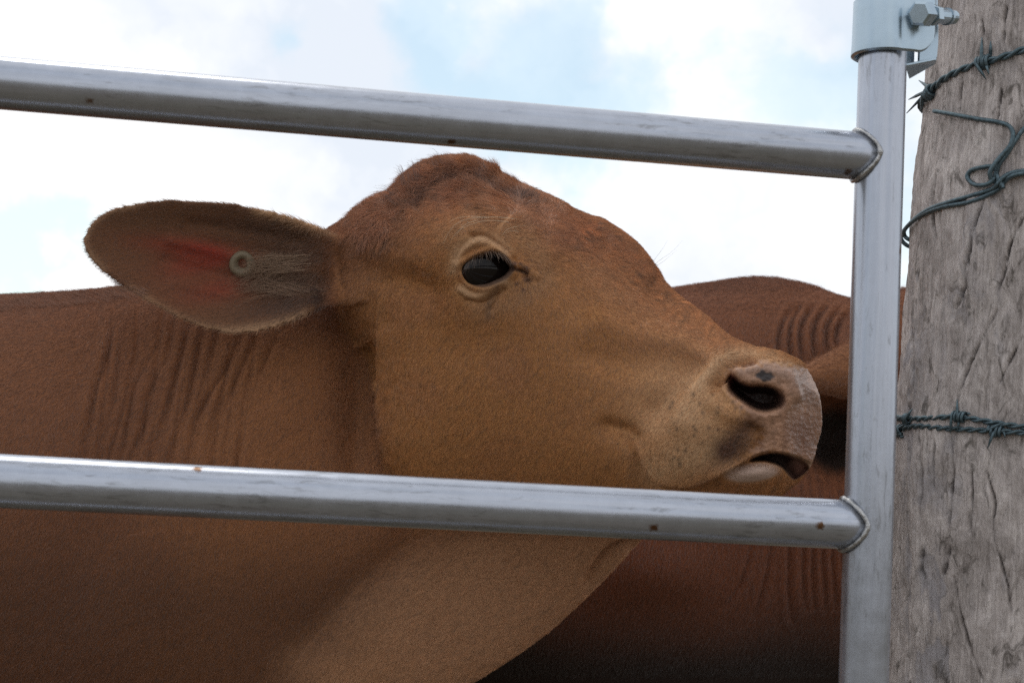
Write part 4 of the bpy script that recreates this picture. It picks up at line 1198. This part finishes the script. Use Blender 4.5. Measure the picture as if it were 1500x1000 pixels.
# hinge clamp round the top of the upright
M['hinge'] = mat_zinc("zinc_plated_steel", (.42, .52, .60), .30, .85, False)
def clamp():
    c = up_at(45); v0 = -u_dir
    hx = GH - v0 * np.dot(GH, v0); hx /= np.linalg.norm(hx); hz = np.cross(hx, v0)      # hz points to the camera side
    if np.dot(hz, CF) > 0: hz = -hz
    r = .0212
    prof = [(.036, -.020), (.026, -.0225), (.012, -.0222)]
    for a in np.linspace(80, 270, 16): prof.append((-r * math.sin(R(a - 90 + 0)) if 0 else r * math.cos(R(a + 190 - 180 + 0)) if 0 else 0, 0))
    prof = prof[:3]
    for a in np.linspace(-75, -285, 22):                           # from behind, round the left, to the front
        prof.append((r * math.cos(R(a)), r * math.sin(R(a))))
    prof += [(.014, .0218), (.020, .0212), (.0245, .0208), (.0285, .0203), (.0310, .0196), (.0322, .0180)]
    prof = crom(np.array(prof), 3)
    n = len(prof)
    tg = np.gradient(prof, axis=0); tg /= np.linalg.norm(tg, axis=1)[:, None]
    nr = np.stack([-tg[:, 1], tg[:, 0]], 1)
    if np.dot(nr[n // 2], prof[n // 2]) < 0: nr = -nr
    arc = np.r_[0, np.cumsum(np.linalg.norm(np.diff(prof, axis=0), axis=1))]; tot = arc[-1]
    h = .0225; th = .0030
    rows = []
    for i in range(n):
        e = np.clip((tot - arc[i]) / .015, 0, 1); cut = .022 * (1 - math.sqrt(1 - (1 - e) ** 2))
        lip = .0012 * math.exp(-((prof[i][0] + .004) / .02) ** 2)
        row = []
        for off, y in ((th, h), (th, h * .5), (th, 0), (th, -h * .5 + cut * .5), (th + lip, -h + cut + .0015), (th * .5, -h + cut), (0, -h + cut + .0015), (0, -h * .5), (0, 0), (0, h)):
            q = prof[i] + nr[i] * off
            wob = .0007 * mnoise.noise(Vector((arc[i] * 60, y * 60, 1)))
            row.append(c + hx * q[0] + hz * (q[1] + wob) + v0 * y)
        rows.append(row)
    K = len(rows[0]); v = np.array(rows).reshape(-1, 3); f = []
    for i in range(n - 1):
        for k in range(K): f.append((i * K + k, i * K + (k + 1) % K, (i + 1) * K + (k + 1) % K, (i + 1) * K + k))
    f.append(tuple(range(K))); f.append(tuple((n - 1) * K + k for k in range(K)))
    o = mesh_from("hinge_clamp", v, f, M['hinge'], gate)
    bv = o.modifiers.new("bevel", 'BEVEL'); bv.width = .0006; bv.segments = 2; bv.limit_method = 'ANGLE'
    # bolt through the ears
    ax = hx * .80 - hz * .62 + v0 * .22; ax /= np.linalg.norm(ax)
    def screw(name, base, rings, seg, mat, rot=0):
        u = np.cross(ax, v0); u /= np.linalg.norm(u); w = np.cross(ax, u)
        vv = []; ff = []
        for s, rr in rings:
            for k in range(seg):
                a = 2 * math.pi * (k + rot) / seg; vv.append(base + ax * s + rr * (u * math.cos(a) + w * math.sin(a)))
        for i in range(len(rings) - 1):
            for k in range(seg): ff.append((i * seg + k, i * seg + (k + 1) % seg, (i + 1) * seg + (k + 1) % seg, (i + 1) * seg + k))
        ff.append(tuple(range(seg))[::-1]); ff.append(tuple((len(rings) - 1) * seg + k for k in range(seg)))
        return mesh_from(name, vv, ff, mat, o, smooth=False)
    hb = on_gate(1346, 20, -.0365)
    hd = screw("bolt_head", hb, [(0, .0082), (.0012, .0104), (.0105, .0106)], 6, M['hinge'], .2)
    sh = screw("bolt", hb, [(.0095, .0062), (.046, .0062), (.046, .0070), (.049, .0070), (.049, .0056)] + [(.050 + .0011 * i, .0056 - .0006 * (i % 2)) for i in range(9)] + [(.061, .004)], 20, M['hinge'])
    nt_ = screw("nut", hb, [(.020, .0082), (.021, .0088), (.027, .0088), (.028, .0082)], 6, M['hinge'], .5)
    # back strap and stop plate below it
    def slab(name, pts, t, axis):
        pts = np.array(pts); m = len(pts)
        vv = np.concatenate([pts, pts + axis * t]); ff = [tuple(range(m))[::-1], tuple(range(m, 2 * m))]
        for k in range(m): ff.append((k, (k + 1) % m, m + (k + 1) % m, m + k))
        s = mesh_from(name, vv, ff, M['hinge'], o, smooth=False)
        b_ = s.modifiers.new("bevel", 'BEVEL'); b_.width = .0006; b_.segments = 2
    slab("ear_plate", [on_gate(1350, -20, .010), on_gate(1374, -20, .010), on_gate(1375, 60, .010), on_gate(1373, 84, .010), on_gate(1366, 92, .010), on_gate(1346, 90, .010)], .003, GN)
    slab("stop_plate", [on_gate(1326, 93, -.006), on_gate(1372, 84, -.004), on_gate(1370, 90, .014), on_gate(1332, 112, .014)], .0025, -UP)
clamp()

# ------------------------------------------------------------------ weathered timber post
POST_D = 1.345
def post_axis(py):                                                # pixel of the axis and radius in metres at a picture height
    cx = np.interp(py, [-300, 0, 1000, 1600], [1534, 1530, 1502, 1487])
    lx = np.interp(py, [-300, 0, 75, 150, 230, 300, 400, 500, 620, 700, 850, 1000, 1600], [1392, 1379, 1369, 1362, 1352, 1345, 1338, 1331, 1322, 1316, 1312, 1308, 1302])
    return cx, (cx - lx) / FPX * POST_D * 1.01
def mat_timber():
    m, nt, b = new_mat("weathered_timber")
    L = nt.links.new
    g = N(nt, 'ShaderNodeAttribute', attribute_name='grain')        # (across m, up m, height)
    cr = N(nt, 'ShaderNodeAttribute', attribute_name='crack')
    def nz(sx, sy, detail, rough, dist=0, sc=1.0):
        mp = N(nt, 'ShaderNodeMapping'); mp.inputs['Scale'].default_value = (sx, sy, 1); L(g.outputs['Vector'], mp.inputs['Vector'])
        n = N(nt, 'ShaderNodeTexNoise', i_Scale=sc, i_Detail=detail, i_Roughness=rough, i_Distortion=dist); L(mp.outputs[0], n.inputs['Vector']); return n
    fib = nz(420, 26, 8, .7, .6); fine = nz(900, 160, 6, .7, .3); blot = nz(28, 15, 7, .62, .8); big = nz(9, 5, 4, .55, .4); dark = nz(55, 24, 8, .7, 1.2)
    r = N(nt, 'ShaderNodeValToRGB')
    e = r.color_ramp.elements
    e[0].position = .27; e[0].color = (.115, .095, .083, 1); e[1].position = .70; e[1].color = (.73, .665, .635, 1)
    x = e.new(.5); x.color = (.45, .40, .38, 1)
    m1 = N(nt, 'ShaderNodeMath', operation='MULTIPLY_ADD'); m1.inputs[1].default_value = .45; L(fib.outputs['Fac'], m1.inputs[0])
    m2 = N(nt, 'ShaderNodeMath', operation='MULTIPLY'); m2.inputs[1].default_value = .25; L(fine.outputs['Fac'], m2.inputs[0]); L(m2.outputs[0], m1.inputs[2])
    m3 = N(nt, 'ShaderNodeMath', operation='MULTIPLY_ADD'); m3.inputs[1].default_value = .62; L(blot.outputs['Fac'], m3.inputs[0]); L(m1.outputs[0], m3.inputs[2])
    m4 = N(nt, 'ShaderNodeMath', operation='SUBTRACT'); m4.inputs[1].default_value = .16; L(m3.outputs[0], m4.inputs[0])
    L(m4.outputs[0], r.inputs[0])
    # grey bloom and dark stains
    mg = N(nt, 'ShaderNodeMixRGB'); mg.inputs[2].default_value = (.34, .32, .335, 1)
    rg = N(nt, 'ShaderNodeMapRange', interpolation_type='SMOOTHSTEP'); rg.inputs['From Min'].default_value = .5; rg.inputs['From Max'].default_value = .7; rg.inputs['To Max'].default_value = .85
    L(big.outputs['Fac'], rg.inputs['Value']); L(rg.outputs[0], mg.inputs[0]); L(r.outputs[0], mg.inputs[1])
    ms = N(nt, 'ShaderNodeMixRGB'); ms.inputs[2].default_value = (.060, .050, .040, 1)
    rs = N(nt, 'ShaderNodeMapRange', interpolation_type='SMOOTHSTEP'); rs.inputs['From Min'].default_value = .52; rs.inputs['From Max'].default_value = .68; rs.inputs['To Max'].default_value = .75
    L(dark.outputs['Fac'], rs.inputs['Value']); L(rs.outputs[0], ms.inputs[0]); L(mg.outputs[0], ms.inputs[1])
    mc = N(nt, 'ShaderNodeMixRGB'); mc.inputs[2].default_value = (.035, .026, .022, 1); L(cr.outputs['Fac'], mc.inputs[0]); L(ms.outputs[0], mc.inputs[1])
    L(mc.outputs[0], b.inputs['Base Color'])
    b.inputs['Roughness'].default_value = .9; b.inputs['Specular IOR Level'].default_value = .2
    bp = N(nt, 'ShaderNodeBump', i_Strength=1.0, i_Distance=.0030); L(m3.outputs[0], bp.inputs['Height'])
    L(bp.outputs[0], b.inputs['Normal'])
    return m
M['timber'] = mat_timber()
CRACKS = [[(1423, 350), (1413, 421), (1400, 454)], [(1482, 350), (1474, 390), (1459, 434)], [(1462, 454), (1447, 480), (1430, 512), (1418, 540), (1407, 571), (1399, 610)], [(1498, 493), (1480, 528), (1462, 564)],
          [(1449, 650), (1447, 680), (1447, 700), (1458, 733), (1454, 766), (1458, 795), (1465, 818), (1476, 860), (1482, 909)], [(1368, 640), (1366, 680), (1368, 720)], [(1352, 800), (1350, 825), (1353, 845)], [(1392, 800), (1386, 830), (1378, 850)],
          [(1397, 844), (1406, 890), (1415, 930), (1440, 1000)], [(1476, -10), (1472, 30), (1470, 68)], [(1410, 110), (1407, 140), (1405, 165)], [(1468, 125), (1464, 150), (1460, 180)], [(1440, 290), (1431, 322), (1423, 345), (1417, 375), (1411, 405)],
          [(1505, 310), (1488, 340), (1480, 357), (1474, 380), (1468, 405)], [(1394, 640), (1396, 700), (1390, 770)], [(1345, 640), (1350, 700), (1346, 760)], [(1420, 660), (1424, 720), (1422, 780)], [(1436, 20), (1440, 50), (1434, 80)], [(1370, 250), (1366, 310), (1372, 360)], [(1335, 480), (1338, 540), (1332, 600)]]
def build_post():
    ypx = np.r_[np.linspace(-330, -45, 12), np.arange(-30, 1031, 2.3), np.linspace(1045, 2700, 40)]
    up_ = MW @ UP
    ang = np.r_[np.linspace(-118, 32, 235), np.linspace(36, 236, 42)]        # 0 = toward the camera, negative = left
    V = []; G_ = []
    for y in ypx:
        cx, r = post_axis(y)
        c = P(cx, y, POST_D)
        for a in ang:
            s = R(a)
            px_ = 12 * math.cos(s) + 3; 
            k1 = mnoise.noise(Vector((math.cos(s) * 1.6, math.sin(s) * 1.6, y * .004)))
            k2 = mnoise.fractal(Vector((math.cos(s) * 5, math.sin(s) * 5, y * .012)), 1.0, 2.0, 4)
            k3 = mnoise.fractal(Vector((math.cos(s) * 34, math.sin(s) * 34, y * .022)), .9, 2.1, 4)
            rr = r * (1 + .025 * k1) + .0022 * k2 + .0015 * k3
            V.append(c + np.array([math.sin(s), 0, -math.cos(s)]) * rr)
            G_.append((s * .11, -(y) * .00064, k2))
    V = np.array(V); G_ = np.array(G_)
    n, m = len(ypx), len(ang)
    px, py = PIX(V)
    side = np.tile(ang, n)
    depth = np.zeros(len(V)); tone = np.zeros(len(V))
    for i, ck in enumerate(CRACKS):
        q = smooth_line(ck, 5); q = q + np.c_[[2.2 * mnoise.noise(Vector((k * .7, i * 3.3, 0))) for k in range(len(q))], np.zeros(len(q))]
        d, t, _ = dist_poly(px, py, q, 20)
        w = np.sin(np.pi * np.clip(t * .96 + .02, 0, 1)) ** .6 * (side < 40)
        depth += .0055 * w * (.35 + .65 * sstep(np.sin(t * (9 + i % 5) + i), -.9, .3)) * np.exp(-(d / 1.7) ** 2) - .0006 * w * np.exp(-((d - 4) / 3) ** 2)
        tone = np.maximum(tone, w * (.3 + .7 * sstep(np.sin(t * (9 + i % 5) + i), -.9, .3)) * np.exp(-(d / (1.2 if i not in (6, 7) else 4.0)) ** 2) * .9)
    cxs, _ = post_axis(py)
    out = V - P(cxs, py, POST_D); out[:, 1] = 0; out /= np.linalg.norm(out, axis=1)[:, None]
    V = V - out * depth[:, None]
    Wd = toW(V)
    f = []
    for i in range(n - 1):
        for k in range(m):
            k2 = (k + 1) % m
            f.append((i * m + k, (i + 1) * m + k, (i + 1) * m + k2, i * m + k2))
    f.append(tuple(range(m))); f.append(tuple((n - 1) * m + k for k in range(m))[::-1])
    o = mesh_from("wooden_post", Wd, f, M['timber'])
    at = o.data.attributes.new('grain', 'FLOAT_VECTOR', 'POINT'); at.data.foreach_set('vector', G_.astype(np.float32).ravel())
    at = o.data.attributes.new('crack', 'FLOAT', 'POINT'); at.data.foreach_set('value', tone.astype(np.float32))
    tag(o, "thick weathered grey timber post with long cracks, beside the gate hinge", "post")
    return o
build_post()

# ------------------------------------------------------------------ wires round the post
M['wire'] = mat_plain("weathered_wire", (.085, .125, .145), .5, .55, .0004, 300, .45)
def on_post(px, py, off):
    """Point on the post seen at a pixel, raised by off; left of its edge the point lies beside the post."""
    cx, r = post_axis(py); c = P(cx, py, POST_D)
    rr = r + off
    d = np.array([(px - 750) / FPX, 1.0]); o = np.array([c[0], c[2]])
    A = d @ d; Bq = -2 * d @ o; Cq = o @ o - rr * rr
    D = Bq * Bq - 4 * A * Cq
    t = (-Bq - math.sqrt(D)) / (2 * A) if D > 0 else -Bq / (2 * A)
    return np.array([d[0] * t, (500 - py) / FPX * t, t])
def wire_path(pts, off, n=6):
    q = crom(np.array([p[:2] for p in pts], float), n)
    return np.array([toW(on_post(x, y, off)) for x, y in q])
def behind(py, a0, a1, off, n=14, rise=0):
    cx, r = post_axis(py); out = []
    for a in np.linspace(a0, a1, n):
        s = R(a); c = P(cx, py + rise * (a - a0) / (a1 - a0), POST_D)
        out.append(toW(c + np.array([math.sin(s), 0, -math.cos(s)]) * (r + off)))
    return np.array(out)
def resample(p, stepm):
    d = np.r_[0, np.cumsum(np.linalg.norm(np.diff(p, axis=0), axis=1))]
    s = np.arange(0, d[-1], stepm)
    return np.stack([np.interp(s, d, p[:, k]) for k in range(3)], 1)
def twist(path, r_off, turns_per_m, phase, wob=0.0):
    t = np.gradient(path, axis=0); t /= np.linalg.norm(t, axis=1)[:, None]
    up_ = np.tile(UP, (len(path), 1)); u = np.cross(t, up_); u /= np.linalg.norm(u, axis=1)[:, None] + 1e-9; w = np.cross(u, t)
    s = np.r_[0, np.cumsum(np.linalg.norm(np.diff(path, axis=0), axis=1))]
    a = s * turns_per_m * 2 * np.pi + phase
    return path + r_off * (np.cos(a)[:, None] * u + np.sin(a)[:, None] * w)
def barbed(label, pts, barbs, off=.0022, r=.00125, ring=None, group=None, loose=1.0, turns=52):
    base = wire_path(pts, off)
    if ring is not None: base = np.concatenate([ring, base])
    base = resample(base, .0016)
    e = empty("barbed_wire", base[len(base) // 2]); tag(e, label, "wire", group)
    for ph in (0, math.pi):
        v, f = tube(twist(base, r * 1.02 * loose, turns, ph), r, 8)
        mesh_from("strand", v, f, M['wire'], e)
    for (x, y, spikes) in barbs:
        c = toW(on_post(x, y, off)); k = np.argmin(np.linalg.norm(base - c, axis=1)); k = int(np.clip(k, 6, len(base) - 7))
        t = base[k + 4] - base[k - 4]; t /= np.linalg.norm(t)
        u = np.cross(t, UP); u /= np.linalg.norm(u); w = np.cross(u, t)
        for j, sp in enumerate(spikes):
            coil = [base[k] + t * ((s - .5) * .006 + (j - .5) * .005) + r * 3.0 * (math.cos(s * 4 * math.pi + j * 2) * u + math.sin(s * 4 * math.pi + j * 2) * w) for s in np.linspace(0, 1, 26)]
            tips = []
            for (sx, sy, so) in sp: tips.append(toW(on_post(sx, sy, off) + np.array([0, 0, -so])))
            p = []
            if len(tips) > 1: p += [tips[1] + (coil[0] - tips[1]) * q for q in (0, .5, .9)]
            p += coil
            p += [coil[-1] + (tips[0] - coil[-1]) * q for q in (.12, .5, 1.0)]
            p = np.array(p); rad = np.full(len(p), r * .95); rad[-1] = r * .25
            if len(tips) > 1: rad[0] = r * .25
            v, f = tube(p, rad, 7)
            mesh_from("barb", v, f, M['wire'], e)
    return e
barbed("twisted barbed wire slanting up across the post just below the hinge", [(1358, 142), (1368, 128), (1384, 115), (1405, 104), (1428, 95), (1455, 88), (1480, 80), (1510, 70), (1560, 62)],
       [(1440, 92, [[(1434, 58, .008), (1441, 118, .006)], [(1449, 62, .004), (1443, 112, .010)]]), (1362, 138, [[(1331, 146, .0), (1350, 166, 0)], [(1328, 166, .0), (1346, 118, 0)]])],
       ring=behind(152, -170, -96, .003, 16, -6), r=.0017, turns=38)
barbed("lower of the barbed wires, its second turn slanting up over the first below the hinge", [(1440, 99), (1470, 95), (1510, 84), (1560, 76)], [], off=.0045, r=.0015, turns=38) if 0 else None
barbed("upper strand of the pair of barbed wires wrapped level round the middle of the post", [(1312, 612), (1325, 613), (1350, 613), (1380, 611), (1404, 610), (1440, 616), (1470, 621), (1510, 626), (1560, 630)],
       [(1405, 611, [[(1399, 584, .006), (1389, 634, .006)], [(1420, 606, .003), (1400, 632, .004)]]), (1332, 612, [[(1335, 598, .004), (1324, 626, .003)]])], ring=behind(610, -170, -84, .003, 14, 2), r=.0014, turns=46, group=None)
barbed("lower strand of the pair of barbed wires wrapped level round the middle of the post", [(1313, 634), (1322, 628), (1345, 624), (1380, 627), (1420, 629), (1455, 631), (1510, 634), (1560, 637)],
       [(1457, 631, [[(1443, 656, .006), (1466, 618, .004)], [(1470, 640, .004), (1452, 622, .004)]]), (1321, 630, [[(1306, 646, .003), (1334, 616, .003)]])], ring=behind(640, -170, -84, .003, 14, -4), r=.0014, turns=46)

def plain_wire():
    r = .0020
    e = empty("tie_wire", toW(on_post(1460, 262, .003))); tag(e, "plain blue grey wire hooked into a twisted loop on the upper post", "wire")
    def strand(pts, off, rad=r, extra=None):
        q = crom(np.array(pts, float), 7)
        w = []
        for i, row in enumerate(q):
            o = row[2] if len(row) > 2 else off
            w.append(toW(on_post(row[0], row[1], o)))
        w = np.array(w)
        if extra is not None: w = np.concatenate([w, extra])
        v, f = tube(w, rad, 12); mesh_from("strand", v, f, M['wire'], e)
    strand([(1368, 163, .006), (1392, 167, .004), (1430, 174, .003), (1462, 179, .003), (1478, 185, .004), (1484, 197, .005), (1479, 214, .006), (1466, 229, .007), (1455, 243, .009), (1450, 254, .009), (1453, 264, .006), (1461, 268, .003)], 0)
    strand([(1530, 160, .003), (1500, 189, .003), (1486, 208, .004), (1476, 224, .004), (1464, 240, .004), (1459, 254, .003), (1456, 262, .006), (1446, 270, .007), (1430, 271, .005), (1420, 265, .004), (1417, 257, .004), (1424, 249, .004), (1440, 245, .005), (1452, 244, .004), (1460, 250, .003)], 0)
    strand([(1545, 245, .003), (1500, 250, .003), (1480, 254, .004), (1468, 261, .007), (1462, 269, .007), (1452, 277, .004), (1425, 286, .003), (1390, 296, .003), (1362, 306, .003), (1342, 319, .004), (1327, 334, .006), (1320, 345, .006), (1321, 352, .004), (1328, 359, .002), (1338, 363, -.004)], 0)
    strand([(1545, 250, .004), (1505, 253, .005), (1482, 258, .006), (1470, 268, .003), (1463, 277, .003), (1448, 285, .003), (1420, 296, .003), (1382, 303, .003), (1354, 313, .003), (1336, 325, .005), (1325, 337, .008), (1325, 345, .006), (1330, 350, .003), (1340, 354, -.004)], 0)
    k = [(1456 + 12 * t + 2 * math.cos(t * 19), 255 + 22 * t * (1 - .1) + 5 * math.sin(t * 19), .005 + .002 * math.cos(t * 19)) for t in np.linspace(0, 1, 14)]
    strand(k, 0, r * .8)
plain_wire()
